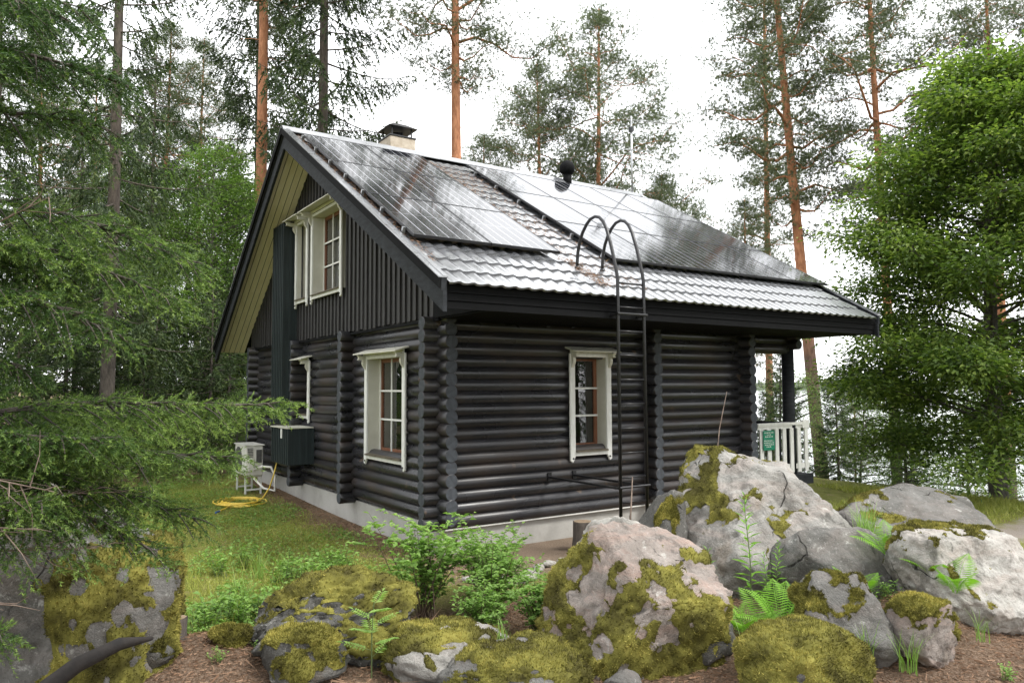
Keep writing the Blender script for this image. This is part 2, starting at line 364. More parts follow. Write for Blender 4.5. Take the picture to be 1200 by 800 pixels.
def ground_mat():
    m, t, p = newmat('ground'); pos = nd(t, 'ShaderNodeNewGeometry').outputs['Position']; sp = nd(t, 'ShaderNodeSeparateXYZ'); t.links.new(pos, sp.inputs[0])
    X, Y = sp.outputs['X'], sp.outputs['Y']
    a = noise_fac(t, .55, 6, .65, 'Position'); b = noise_fac(t, 3.2, 7, .7, 'Position'); c = noise_fac(t, 45, 5, .75, 'Position'); d = noise_fac(t, 140, 3, .7, 'Position')
    grass = ramp(t, b, [(.3, (.10, .115, .028)), (.55, (.20, .21, .050)), (.75, (.30, .28, .10))])
    litter = ramp(t, c, [(.3, (.065, .042, .028)), (.5, (.17, .115, .078)), (.72, (.38, .285, .215))])
    sand = ramp(t, c, [(.3, (.17, .125, .090)), (.7, (.33, .255, .19))])
    gravel = ramp(t, d, [(.3, (.22, .18, .15)), (.7, (.43, .38, .33))])
    wob = math2(t, 'MULTIPLY', math2(t, 'SUBTRACT', b, .5), 1.1); wob2 = math2(t, 'MULTIPLY', math2(t, 'SUBTRACT', a, .5), 2.5)
    def rng_(s, lo, hi, soft=.25, w=wob):
        q = math2(t, 'ADD', s, w); return math2(t, 'MULTIPLY', map01(t, q, lo - soft, lo + soft), map01(t, q, hi + soft, hi - soft))
    base = mixc(t, map01(t, b, .52, .66, 0, .55), grass, litter)
    rocky = math2(t, 'MULTIPLY', rng_(X, -6.5, 4.5, .4, wob2), rng_(Y, -14, -1.9, .3, wob2))
    wallL = math2(t, 'MULTIPLY', rng_(X, -.55, .3, .22), rng_(Y, -1.5, 8.2, .3))
    forest = math2(t, 'MULTIPLY', map01(t, math2(t, 'ADD', Y, wob2), 8.0, 9.2), 1.0)
    k = math2(t, 'MAXIMUM', math2(t, 'MAXIMUM', rocky, math2(t, 'MULTIPLY', wallL, .9)), math2(t, 'MULTIPLY', forest, .8))
    base = mixc(t, k, base, litter)
    base = mixc(t, math2(t, 'MULTIPLY', rng_(X, -.4, 6, .2), rng_(Y, -1.35, .2, .15)), base, sand)
    base = mixc(t, math2(t, 'MULTIPLY', map01(t, math2(t, 'ADD', X, wob), 5.6, 6.1), rng_(math2(t, 'ADD', Y, math2(t, 'MULTIPLY', X, .12)), -2.9, -1.9, .2)), base, gravel)
    t.links.new(base, p.inputs['Base Color']); p.inputs['Roughness'].default_value = .95; p.inputs['Specular IOR Level'].default_value = .15
    h = math2(t, 'ADD', c, math2(t, 'MULTIPLY', d, .5)); bump(t, p, h, .9, .03); return m
g = obj('ground', np_mesh('ground', np.stack([GX, GY, GZ], -1).reshape(-1, 3), F, ground_mat(), smooth=True)); tag(g, kind='structure')

def water_mat():
    m, t, p = newmat('lake_water'); p.inputs['Base Color'].default_value = (.02, .03, .035, 1); p.inputs['Roughness'].default_value = .12
    f = noise_fac(t, 1.6, 4, .6, 'Position', (1, 1, 1)); bump(t, p, f, .35, .08); return m
b_ = MB(); b_.add([(8, -900, -5.2), (1600, -900, -5.2), (1600, 900, -5.2), (8, 900, -5.2)], [(0, 1, 2, 3)])
tag(b_.build('lake', water_mat()), kind='structure')
# wooded far shore: a long low ridge covered by crowns too far off to tell apart
def far_shore():
    Vs, Fs, At = [], [], []; off = 0
    n = 2200; ang = rng.uniform(-.75, 1.35, n); dist = 1350 + rng.uniform(0, 120, n) + 60 * np.sin(ang * 7)
    base = np.stack([np.cos(ang) * dist, np.sin(ang) * dist, np.full(n, -5.5) + rng.uniform(0, 8, n)], -1)
    h = rng.uniform(9, 17, n); w = h * rng.uniform(.2, .34, n)
    k = 7
    for lvl, (z0, z1, s) in enumerate([(0, .55, 1.0), (.3, .8, .75), (.6, 1.0, .45)]):
        a = np.arange(k) * 2 * math.pi / k
        ring = base[:, None, :] + np.stack([np.cos(a), np.sin(a), np.zeros(k)], -1)[None] * (w * s)[:, None, None] * rng.uniform(.6, 1.2, (n, k, 1)) + np.array([0, 0, 1])[None, None] * (h * z0)[:, None, None]
        tip = base + np.array([0, 0, 1]) * (h * z1)[:, None]
        V = np.concatenate([ring, tip[:, None]], 1).reshape(-1, 3); b0 = np.arange(n)[:, None] * (k + 1) + off
        for i in range(k): Fs.append(np.concatenate([b0 + i, b0 + (i + 1) % k, b0 + k], 1))
        Vs.append(V); At.append(np.repeat(rng.uniform(0, .8, n), k + 1)); off += len(V)
    o = obj('far_wood', np_mesh('far_wood', np.concatenate(Vs), [np.concatenate(Fs)], MAT['pine'], np.concatenate(At)))
    tag(o, 'distant wooded shore across the pale lake', 'woodland', kind='stuff')
    a = np.linspace(-.85, 1.45, 60); V = []
    for t_ in a:
        for d_, z_ in ((1290, -5.4), (1340, -2), (1480, 6), (1590, 8)): V.append((math.cos(t_) * d_, math.sin(t_) * d_, z_))
    V = np.array(V); i = np.arange(59)[:, None] * 4
    F_ = np.concatenate([np.concatenate([i + j, i + 4 + j, i + 5 + j, i + 1 + j], 1) for j in range(3)])
    tag(obj('shore_hill', np_mesh('shore_hill', V, F_, simple('shore_ground', (.04, .06, .03), (.07, .09, .05), .9, .02, bmp=0), smooth=True)), kind='structure')
far_shore()

# ------------------------------------------------------------------ the cabin
cabin = thing('log_cabin', 'dark stained log cabin with steep tiled roof and white windows', 'cabin', (0, 0, 0))
CH, LR, Z0 = .153, .0905, .405            # course height, log radius, first course centre (long wall)
LOGS = {}
def log_mesh(L, seg=18):
    key = round(L, 3)
    if key in LOGS: return LOGS[key]
    b = MB(); rr = random.Random(int(L * 1000)); n = 3
    xs = [0, .012] + [L * k / (n + 1) for k in range(1, n + 1)] + [L - .012, L]
    pts = []; rad = []
    for i, x in enumerate(xs):
        pts.append((x, rr.uniform(-.003, .003) if 1 < i < len(xs) - 2 else 0, rr.uniform(-.002, .002) if 1 < i < len(xs) - 2 else 0))
        rad.append(LR - (.010 if i in (0, len(xs) - 1) else rr.uniform(0, .004)))
    b.tube(pts, rad, seg, True, 0, 1)
    me = b.mesh('log', [MAT['log'], MAT['logend']])
    for p in me.polygons: p.use_smooth = len(p.vertices) == 4
    LOGS[key] = me; return me
def put_log(axis, a, b_, other, z):
    o = obj('log', log_mesh(b_ - a), cabin)
    roll = random.uniform(0, 6.28)
    if axis == 0: o.location = (a, other, z); o.rotation_euler = (roll, 0, 0)
    else:
        o.location = (other, a, z)
        o.rotation_euler = (Matrix.Rotation(R(90), 3, 'Z') @ Matrix.Rotation(roll, 3, 'X')).to_euler()
    return o
def wall_logs(axis, a, b_, other, z0, n, holes=()):
    for k in range(n):
        z = z0 + k * CH; segs = [(a + random.uniform(-.008, .008), b_)]
        for (h0, h1, hz0, hz1) in holes:
            h0, h1 = h0 - .03, h1 + .03
            if hz0 < z < hz1:
                segs = [q for s0, s1 in segs for q in ((s0, min(s1, h0)), (max(s0, h1), s1)) if q[1] - q[0] > .04]
        for s0, s1 in segs: put_log(axis, s0, s1, other, z)
WR = (2.035, 2.605, 1.20, 2.50)           # long wall window opening x0,x1,z0,z1
WL = (.86, 2.04, 1.13, 2.50)              # gable window opening y0,y1
WS = (4.70, 5.25, 1.62, 2.52)             # narrow gable window
wall_logs(0, -.27, 5.92, 0, Z0, 17, [WR])
wall_logs(1, -.28, 8.4, 0, Z0 + CH / 2, 17, [WL, WS])
for X, L in ((3.48, .12), (5.62, 8.3)): wall_logs(1, -.28, L, X, Z0 + CH / 2, 17)
for Y in (2.74, 5.20): wall_logs(0, -.28, .12, Y, Z0 - CH * 0, 17)
wall_logs(0, -.27, 5.9, 8.12, Z0, 17)
for k in (15, 16): put_log(0, 5.925, 7.02 - .05 * (k == 15), 0, Z0 + k * CH)      # porch beam
put_log(0, -.1, 5.92, 0, Z0 + 17 * CH); put_log(0, 5.925, 7.06, 0, Z0 + 17 * CH)
for k in (15, 16): put_log(1, -.26, 8.3, 6.9, Z0 + CH / 2 + k * CH)
# plinth
b_ = MB(); b_.box(-.02, 5.6, .0, .1, -.4, .325); b_.box(-.02, .08, .1, 8.15, -.4, .36); b_.box(.08, 5.6, 8.05, 8.15, -.4, .33); b_.box(5.5, 5.6, .1, 8.05, -.4, .33)
b_.build('foundation', MAT['concrete'], cabin)
b_ = MB(); b_.box(-.05, 5.6, -.055, -.001, .312, .33); b_.build('drip_strip', MAT['white'], cabin)
b_ = MB(); b_.tube([(3.17, -.012, .18), (3.17, .02, .18)], .055, 16); b_.build('vent_cover', MAT['concrete'], cabin)
# inner floor, loft floor and partitions so that the rooms are dark
dk = simple('inner_wood', (.10, .07, .045), (.18, .13, .085), .7, 4, (1, 6, 1), .1)
b_ = MB(); b_.box(.1, 5.5, .1, 8.0, .33, .40); b_.build('inner_floor', dk, cabin)
b_ = MB(); b_.box(.1, 5.5, .1, 8.0, 2.86, 2.92); b_.build('loft_floor', dk, cabin)
b_ = MB(); b_.box(3.4, 3.45, .12, 8.0, .4, 2.86); b_.box(.12, 3.4, 4.2, 4.25, .4, 2.86); b_.box(2.6, 2.65, .4, 7.9, 2.92, 4.2); b_.build('partition', dk, cabin)

# roof planes (top of deck)
EY, EZ, SR = -1.43, 3.155, .58            # near eave
RY = 4.15; RZ = EZ + SR * (RY - EY); SL = .72; FY = 8.95
X0, X1 = -.75, 7.36
def zr(y): return EZ + SR * (y - EY) if y <= RY else RZ - SL * (y - RY)
def slab(y0, y1, x0, x1, top, bot):       # band of a roof slope, vertical offsets
    return MB().prism([(y0, zr(y0) + top), (y1, zr(y1) + top), (y1, zr(y1) + bot), (y0, zr(y0) + bot)], x0, x1, 0)
slab(EY + .02, RY, X0 + .05, X1 - .05, -.004, -.07).build('roof_deck', MAT['fascia'], cabin)
slab(RY, FY, X0 + .05, X1 - .05, -.004, -.07).build('roof_deck', MAT['fascia'], cabin)
slab(RY, FY + .03, X0, X1, .035, .0).build('roof_sheet', MAT['tile'], cabin)
# soffit boards under the gable overhang, running with the slope
for side, (ya, yb) in enumerate(((EY + .06, RY - .01), (RY + .01, FY - .02))):
    nb = 5
    for i in range(nb):
        x0 = X0 + .06 + i * .112
        slab(ya, yb, x0, x0 + .097, -.072, -.094).build('soffit_board', MAT['soffit'], cabin)
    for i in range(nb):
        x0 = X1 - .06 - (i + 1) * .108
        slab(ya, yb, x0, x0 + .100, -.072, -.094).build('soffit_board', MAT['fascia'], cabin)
# far eave soffit, boards along X
for i in range(6):
    y0 = 8.30 + i * .105
    MB().box(-.05, 5.9, y0, y0 + .097, zr(FY) - .10, zr(FY) - .08).build('soffit_board', MAT['soffit'], cabin)
# barge boards
for ya, yb in ((EY - .01, RY), (RY, FY + .01)):
    for xa in (X0, X1 - .045):
        slab(ya, yb, xa, xa + .045, -.085, -.30).build('barge_board', MAT['trim'], cabin)
        slab(ya, yb, xa - (.022 if xa < 0 else -.022), xa + .045 + (0 if xa < 0 else .022), .055, -.083).build('barge_board', MAT['trim'], cabin)
    slab(ya - .01, yb, X0 - .058, X0 - .001, .070, .058).build('rake_flashing', MAT['tile'], cabin)
    slab(ya - .01, yb, X0 - .055, X0 - .035, .057, -.055).build('rake_flashing', MAT['fascia'], cabin)
    slab(ya - .01, yb, X0 - .001, X0 + .055, .078, .06).build('rake_flashing', MAT['tile'], cabin)
    slab(ya - .01, yb, X1 - .05, X1 + .05, .082, .06).build('rake_flashing', MAT['tile'], cabin)
# ridge cap
pts = [(y, zr(y) + .06) for y in (RY - .16,)] + [(RY - .06, RZ + .05 + .02), (RY, RZ + .085), (RY + .06, RZ + .07), (RY + .16, zr(RY + .16) + .06)]
poly = pts + [(p[0], p[1] - .012) for p in reversed(pts)]
k = 0; x = X0 - .05
while x < X1:
    x2 = min(x + .98, X1 + .05); MB().prism([(p[0], p[1] + .004 * (k % 2)) for p in poly], x, x2 + .02, 0).build('ridge_cap', MAT['tile'], cabin); x = x2; k += 1
# near eave: fascia boards and soffit
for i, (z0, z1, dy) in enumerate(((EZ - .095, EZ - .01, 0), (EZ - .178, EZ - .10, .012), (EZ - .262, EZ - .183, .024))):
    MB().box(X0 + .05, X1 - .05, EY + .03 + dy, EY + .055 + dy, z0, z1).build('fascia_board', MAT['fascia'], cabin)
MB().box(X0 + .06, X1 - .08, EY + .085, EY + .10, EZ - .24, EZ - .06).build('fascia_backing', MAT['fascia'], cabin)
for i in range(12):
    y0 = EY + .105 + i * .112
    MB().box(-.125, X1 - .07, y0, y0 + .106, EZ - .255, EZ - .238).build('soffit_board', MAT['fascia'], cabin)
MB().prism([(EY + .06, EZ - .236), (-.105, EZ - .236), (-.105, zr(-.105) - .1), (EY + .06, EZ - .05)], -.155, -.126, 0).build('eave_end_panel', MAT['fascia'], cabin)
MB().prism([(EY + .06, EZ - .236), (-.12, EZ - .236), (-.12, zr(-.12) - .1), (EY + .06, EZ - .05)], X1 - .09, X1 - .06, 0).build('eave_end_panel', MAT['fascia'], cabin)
# gable cladding: boards with battens over the joints
GB = 2.93
UW = [(2.93, 4.22, 3.66, 5.02), (4.55, 5.08, 3.66, 5.02)]      # loft window openings
def gable_pieces(y0, y1, x0, x1, name, mat, zb):
    ym = (y0 + y1) / 2; top = lambda y: zr(y) - .085
    spans = [(zb, None)]
    for (a, c, z0, z1) in UW:
        if a - .05 < ym < c + .05: spans = [(zb, z0 - .03), (z1 + .02, None)]
    for s0, s1 in spans:
        t0, t1 = (top(y0), top(y1)) if s1 is None else (s1, s1)
        if min(t0, t1) - s0 < .03: continue
        pol = [(y0, s0), (y1, s0), (y1, t1), (y0, t0)]
        if y0 < RY < y1 and s1 is None: pol = [(y0, s0), (y1, s0), (y1, t1), (RY, top(RY)), (y0, t0)]
        MB().prism(pol, x0, x1, 0).build(name, mat, cabin)
y = -.22; i = 0
while y < 8.4:
    dx = random.uniform(-.003, .003); dz = random.uniform(-.012, .012)
    gable_pieces(y, y + .158, -.125 + dx, -.105 + dx, 'cladding_board', MAT['board'], GB + dz)
    gable_pieces(y - .026, y + .026, -.152 + dx, -.127 + dx, 'batten', MAT['board'], GB + dz * .6)
    y += .16
MB().box(-.14, -.1, -.2, 8.4, GB - .05, GB - .015).build('drip_board', MAT['fascia'], cabin)
MB().prism([(-.1, 2.9), (8.3, 2.9), (8.3, zr(8.3) - .1), (RY, RZ - .1), (-.1, zr(-.1) - .1)], 5.55, 5.62, 0).build('far_gable', MAT['board'], cabin)

# metal tile courses: every pressed tile in view is a piece of its own
TW, TL = .176, .36
def tile_mesh():
    n = 8; b = MB(); ca = 1 / math.sqrt(1 + SR * SR); rows = []
    prof = [.004 + .020 * (.5 - .5 * math.cos(2 * math.pi * (u ** 1.35))) for u in [i / n for i in range(n + 1)]]
    for (s, lift, dz) in ((.004, .022, -.024), (0, .022, 0), (.03, .022, 0), (TL + .03, .0, 0)):
        rows.append([(TW * i / n, s - (.014 * math.sin(math.pi * i / n) if s < .05 else 0), prof[i] + lift + dz) for i in range(n + 1)])
    step = [p for p in rows[0] + rows[1]]; b.add(step, [(i, i + 1, i + n + 2, i + n + 1) for i in range(n)]); b.add([p for r_ in rows[1:] for p in r_], [(r_ * (n + 1) + i, r_ * (n + 1) + i + 1, r_ * (n + 1) + i + n + 2, r_ * (n + 1) + i + n + 1) for r_ in range(2) for i in range(n)]); me = b.mesh('tile', MAT['tile'], True)
    return me
tmesh = tile_mesh(); th = math.atan(SR); cs, sn = math.cos(th), math.sin(th)
ncol = int((X1 - X0 - .04) / TW); nrow = int((RY - EY) / cs / TL)
hid = []
for c in range(ncol):
    for r_ in range(nrow):
        x = X0 + .05 + c * TW; s = r_ * TL - .05; y = EY + s * cs; z = EZ + s * sn + .004
        vis = r_ <= 2 or 1.42 < x + TW / 2 < 2.5 or x < X0 + .2
        if vis:
            o = obj('tile', tmesh, cabin); o.location = (x, y, z); o.rotation_euler = (th, 0, 0)
        else: hid.append((x, y, z))
bv = np.array([v.co[:] for v in tmesh.vertices]); bf = np.array([p.vertices[:] for p in tmesh.polygons])
bv = bv @ np.array(Matrix.Rotation(th, 3, 'X')).T
V = (np.array(hid)[:, None] + bv[None]).reshape(-1, 3); F = (np.arange(len(hid))[:, None, None] * len(bv) + bf[None]).reshape(-1, 4)
tag(obj('tile_field', np_mesh('tile_field', V, F, MAT['tile'], smooth=True), cabin), kind='stuff')

# ------------------------------------------------------------------ windows
def cabin_window(loc, rz, w, h, cols, rows, yf, depth, shelf=.16, blinds=False, bracket=True, cw=.09):
    """x along the wall, y inward, z up; origin at lower left of the opening, yf = face of the casing"""
    t = .03; y0, y1 = yf, yf + t
    b = MB()
    for s in (-1, 1):                                  # side casings with pointed feet
        xa, xb = (-cw, 0) if s < 0 else (w, w + cw)
        pol = [(xa, h + .03), (xb, h + .03), (xb, -.085) if s < 0 else (xb, -.15), ((xa + xb) / 2, -.17), (xa, -.15) if s < 0 else (xa, -.085)]
        b.prism(pol, y0, y1, 1)
    b.box(.0, w, y0 + .003, y1 + .003, -.085, -.012)   # bottom rail
    b.box(.0, w, y0 + .003, y1, h - .02, h + .03)      # head rail
    win = b.build('window', MAT['white'], cabin); win.location = loc; win.rotation_euler = (0, 0, rz); bevel(win, .004, 1)
    b = MB(); yi = yf + t + depth                       # reveal lining
    b.box(-.018, .0, y1, yi, -.02, h + .01); b.box(w, w + .018, y1, yi, -.02, h + .01); b.box(0, w, y1, yi, h - .012, h + .008)
    b.build('reveal', MAT['cream'], win)
    b = MB(); b.prism([(yf - .03, -.012), (yi, .015), (yi, -.005), (yf - .03, -.032)], .002, w - .002, 0); b.build('sill', simple_sill, win)
    b = MB(); f = .055                                  # sash
    b.box(0, f, yi - .01, yi + .04, .016, h - .013); b.box(w - f, w, yi - .01, yi + .04, .016, h - .013); b.box(f, w - f, yi - .01, yi + .04, .016, .016 + f); b.box(f, w - f, yi - .01, yi + .04, h - .013 - f, h - .013)
    b.build('sash', MAT['brown'], win)
    gx = [f + (w - 2 * f) * i / cols for i in range(cols + 1)]; gz = [.016 + f + (h - .029 - 2 * f) * i / rows for i in range(rows + 1)]
    for i in range(1, cols): MB().box(gx[i] - .013, gx[i] + .013, yi - .026, yi - .012, .02, h - .02).build('muntin', MAT['white'], win)
    for i in range(1, rows): MB().box(.0, w, yi - .028, yi - .014, gz[i] - .013, gz[i] + .013).build('muntin', MAT['white'], win)
    if cols > 1: MB().box(.0, .03, yi - .026, yi - .012, .02, h - .02).build('muntin', MAT['white'], win)
    for i in range(cols):
        for j in range(rows): MB().box(gx[i] + .001, gx[i + 1] - .001, yi + .010, yi + .014, gz[j] + .001, gz[j + 1] - .001).build('pane', MAT['glass'], win)
    if blinds:
        b = MB(); n = int(h / .03)
        for i in range(n): b.box(w * .45, w - .06, yi + .07, yi + .085, .06 + i * .03, .06 + i * .03 + .012)
        tag(b.build('blind', MAT['cream'], win), kind='stuff')
        MB().box(.06, w * .22, yi + .09, yi + .10, .05, h - .05).build('curtain', MAT['brown'], win)
    # sloping hood
    b = MB(); b.prism([(yf - shelf, h + .045), (yf - shelf, h + .06), (yf + .05, h + .125), (yf + .05, h + .10)], -cw - .05, w + cw + .05, 0); b.build('hood', MAT['cream'], win)
    b = MB(); b.box(-cw, w + cw, yf - .018, yf - .001, h + .032, h + .075); b.build('hood_fascia', MAT['white'], win)
    if bracket:
        for xa in (-cw + .02, w + .03):
            pol = [(yf - .002, h + .03), (yf - shelf + .03, h + .04)]
            for k in range(7):
                a = k / 6 * math.pi; pol.append((yf - shelf + .035 + .03 * math.sin(a) * .6, h + .03 - .055 * k / 6))
            for k in range(6):
                a = k / 5 * math.pi; pol.append((yf - .045 - .02 * math.sin(a) + .03 * k / 5, h - .03 - .12 * k / 5))
            pol.append((yf - .002, h - .17))
            MB().prism(pol, xa, xa + .045, 0).build('hood_bracket', MAT['cream'], win)
    for xa in (-cw / 2, w + cw / 2):
        MB().tube([(xa, yf - .006, -.115), (xa, yf + .002, -.115)], .014, 10).build('plug', MAT['black'], win)
    return win
simple_sill = simple('sill_board', (.06, .05, .035), (.13, .11, .075), .6, 8, bmp=.2)
cabin_window((WR[0], 0, WR[2]), 0, WR[1] - WR[0], WR[3] - WR[2], 1, 3, -.125, .2)
cabin_window((0, WL[1], WL[2]), R(-90), WL[1] - WL[0], WL[3] - WL[2], 3, 3, -.125, .2, blinds=True)
cabin_window((0, WS[1], WS[2]), R(-90), WS[1] - WS[0], WS[3] - WS[2], 1, 3, -.125, .2)
for (a, c, z0, z1) in UW: cabin_window((0, c, z0), R(-90), c - a, z1 - z0, 3 if c - a > 1 else 2, 3, -.225, .2, shelf=.22, cw=.075)

# ------------------------------------------------------------------ green flue casing on the gable
def clad_box(parent_name, x0, x1, y0, y1, z0, z1, label, cat, top=True):
    t = thing(parent_name, label, cat, (x0, y0, z0)); L = lambda a: a
    b = MB(); b.box(0, x1 - x0, 0, y1 - y0, 0, z1 - z0); b.build('casing', MAT['green'], t)
    n = max(2, int((y1 - y0) / .1))
    for i in range(n + 1):
        yy = (y1 - y0) * i / n; MB().box(-.016, -.001, yy - .018, yy + .018, 0, z1 - z0).build('batten', MAT['green'], t)
    n = max(2, int((x1 - x0) / .1))
    for i in range(n + 1):
        xx = (x1 - x0) * i / n; MB().box(xx - .018, xx + .018, -.016, -.001, 0, z1 - z0).build('batten', MAT['green'], t)
    return t
fl = clad_box('flue_casing', -.40, -.155, 5.22, 5.84, 1.43, zr(5.84) - .10, 'tall dark green boarded duct rising up the gable to the soffit', 'duct')
pb = clad_box('pipe_cover', -.52, -.10, 4.42, 5.36, .77, 1.38, 'dark green boarded box on the wall under the narrow window', 'pipe box')
MB().box(-.03, .42, -.03, .97, .612, .632).build('lid', MAT['cream'], pb)
MB().box(-.03, -.018, .30, .37, .44, .60).build('notice_tab', MAT['white'], pb)

# ------------------------------------------------------------------ porch
b = MB(); b.box(5.66, 7.28, -.12, 8.2, .42, .50); deck = b.build('porch_deck', MAT['fascia'], cabin)
for k in range(11):
    xx = 5.68 + k * .147; MB().box(xx, xx + .138, -.14, 8.2, .502, .53).build('deck_board', MAT['trim'], cabin)
MB().box(5.66, 7.31, -.18, -.141, .36, .535).build('deck_fascia', MAT['trim'], cabin)
for yy in (0, 4.0, 8.1):
    MB().tube([(6.92, yy, .53), (6.92, yy, 2.70)], .105, 18).build('porch_post', MAT['trim'], cabin, True)
    MB().tube([(7.0, yy, -1.2), (7.0, yy, .42)], .12, 14).build('pier', MAT['concrete'], cabin, True)
rail = thing('porch_railing', 'white picket railing along the porch end', 'railing', (5.93, -.07, .53))
MB().box(0, 1.38, -.05, .05, .855, .90).build('handrail', MAT['white'], rail); MB().box(0.0, 1.38, -.022, .022, .80, .853).build('top_rail', MAT['white'], rail)
MB().box(1.20, 1.385, -.052, .0, .795, .93).build('rail_block', MAT['white'], rail)
MB().box(0, 1.40, -.03, .022, .10, .185).build('bottom_rail', MAT['white'], rail)
for i in range(7):
    xx = .04 + i * .203; MB().box(xx, xx + .092, -.045, -.023, .04, .80).build('baluster', MAT['white'], rail)
for xx in (.02, .98): MB().box(xx, xx + .05, -.02, .03, -.005, .10).build('rail_foot', MAT['white'], rail)
rail2 = thing('porch_railing', 'dark railing along the lake side of the porch', 'railing', (7.2, .1, .53))
MB().box(-.03, .03, 0, 7.9, .82, .88).build('handrail', MAT['trim'], rail2); MB().box(-.02, .02, 0, 7.9, .10, .16).build('bottom_rail', MAT['trim'], rail2)
for i in range(40): MB().box(-.012, .012, .1 + i * .195, .17 + i * .195, .161, .819).build('baluster', MAT['trim'], rail2)
for yy in (0, 3.9, 7.85): MB().box(-.035, .035, yy, yy + .06, 0, .819).build('rail_post', MAT['trim'], rail2)
sg = thing('notice_sign', 'small green notice with white lettering on the porch railing', 'sign', (6.02, -.145, .985))
sgm = simple('sign_green', (.0, .16, .085), (.0, .19, .10), .4, 5, bmp=0); bevel(MB().box(0, .30, 0, .012, 0, .33).build('plate', sgm, sg), .01, 2)
rr = random.Random(3)
b = MB(); zz = .285
for ln, (xa, xb) in enumerate(((.03, .27), (.09, .21), (.04, .255), (.0, .0), (.02, .26), (.015, .285), (.03, .27), (.07, .22))):
    x = xa
    while x < xb - .01:
        wd = min(rr.uniform(.012, .045), xb - x)
        n = max(1, int(wd / .009))
        for k in range(n): b.box(x + k * .009, x + k * .009 + .0058, -.003, -.0005, zz, zz + rr.choice((.016, .020, .016)))
        x += wd + .010
    zz -= .0335
tag(b.build('lettering', MAT['white'], sg), kind='stuff')

# ------------------------------------------------------------------ things on the roof
fpan = simple('panel_frame', (.012, .012, .013), (.025, .025, .027), .4, 10, bmp=0)
PW, PH = 1.0, 1.565
def solar_panel(x, s, w, label, group):
    off = .135; y = EY + s * cs - sn * off; z = EZ + s * sn + cs * off
    t = thing('solar_panel', label, 'solar panel', (x, y, z), 0, group); t.rotation_euler = (th, 0, 0)
    b = MB(); f = .012; hgt = .035
    b.box(0, w, 0, f, -hgt, 0); b.box(0, w, PH - f, PH, -hgt, 0); b.box(0, f, f, PH - f, -hgt, 0); b.box(w - f, w, f, PH - f, -hgt, 0); b.build('frame', fpan, t)
    MB().box(f, w - f, f, PH - f, -.008, -.003).build('glass', MAT['cells'], t)
    for ss in (.35, 1.2): MB().box(.05, w - .05, ss, ss + .04, -.095, -.036).build('rail', MAT['black'], t)
S0 = (-.46 - EY) / cs
for c in range(2):
    for r_ in range(3): solar_panel(-.635 + c * 1.065, S0 + r_ * (PH + .012), 1.055, 'solar panel of the small array, %s row, %s column' % (('eave side', 'middle', 'ridge side')[r_], ('gable side', 'inner')[c]), 'small solar array beside the gable')
for c in range(5):
    for r_ in range(3): solar_panel(2.45 + c * .988, S0 + r_ * (PH + .012), .978, 'solar panel of the wide array, %s row, %s column from the tiled gap' % (('eave side', 'middle', 'ridge side')[r_], ('first', 'second', 'third', 'fourth', 'fifth')[c]), 'wide solar array over the porch end')
# clamps along the near rake
for k in range(7):
    s = S0 + .25 + k * .72; y = EY + s * cs - sn * .12; z = EZ + s * sn + cs * .12
    o = MB().box(-.018, .02, -.014, .014, -.08, .005).build('panel_clamp', MAT['grey_metal'])
    o.location = (-.655, y, z); o.rotation_euler = (th, 0, 0); tag(o, 'small bright metal clamp at the gable edge of the solar array', 'clamp', 'solar panel clamps')
for k in range(6):
    s = S0 + .25 + k * .8; y = EY + s * cs - sn * .09; z = EZ + s * sn + cs * .09
    o = MB().box(-.02, .028, -.016, .016, -.05, .015).build('panel_clamp', MAT['grey_metal'])
    o.location = (2.42, y, z); o.rotation_euler = (th, 0, 0); tag(o, 'small bright metal clamp in the tiled gap between the solar arrays', 'clamp', 'solar panel clamps')
# chimney
ch = thing('chimney', 'pale rendered chimney with black rain cap behind the ridge', 'chimney', (1.54, 4.6, 5.9))
bevel(MB().box(-.26, .26, -.26, .26, 0, .86).build('stack', MAT['brick'], ch), .015)
MB().box(-.275, .275, -.275, .275, .861, .885).build('coping', MAT['black'], ch)
MB().tube([(0, 0, .885), (0, 0, 1.0)], .11, 14).build('flue_pipe', MAT['black'], ch, True)
for sx in (-1, 1):
    for sy in (-1, 1): MB().box(sx * .2 - .012, sx * .2 + .012, sy * .2 - .012, sy * .2 + .012, .885, 1.055).build('cap_leg', MAT['black'], ch)
cp = MB(); cp.add([(-.30, -.30, 1.05), (.30, -.30, 1.05), (.30, .30, 1.05), (-.30, .30, 1.05), (-.12, -.12, 1.16), (.12, -.12, 1.16), (.12, .12, 1.16), (-.12, .12, 1.16)], [(3, 2, 1, 0), (4, 5, 6, 7), (0, 1, 5, 4), (1, 2, 6, 5), (2, 3, 7, 6), (3, 0, 4, 7)]); cp.build('rain_cap', MAT['black'], ch)
# vent
vt = thing('roof_vent', 'round black mushroom vent standing on the ridge', 'vent', (5.22, 4.05, 6.28))
MB().tube([(0, 0, 0), (0, 0, .30)], [.10, .085], 16).build('pipe', MAT['fascia'], vt, True)
MB().tube([(0, 0, .28), (0, 0, .33), (0, 0, .44), (0, 0, .53), (0, 0, .575)], [.10, .155, .165, .12, .04], 18).build('cowl', MAT['fascia'], vt, True)
MB().box(-.2, .2, -.2, .2, -.05, .04, M=Matrix.Rotation(.3, 4, 'X')).build('flashing', MAT['fascia'], vt)
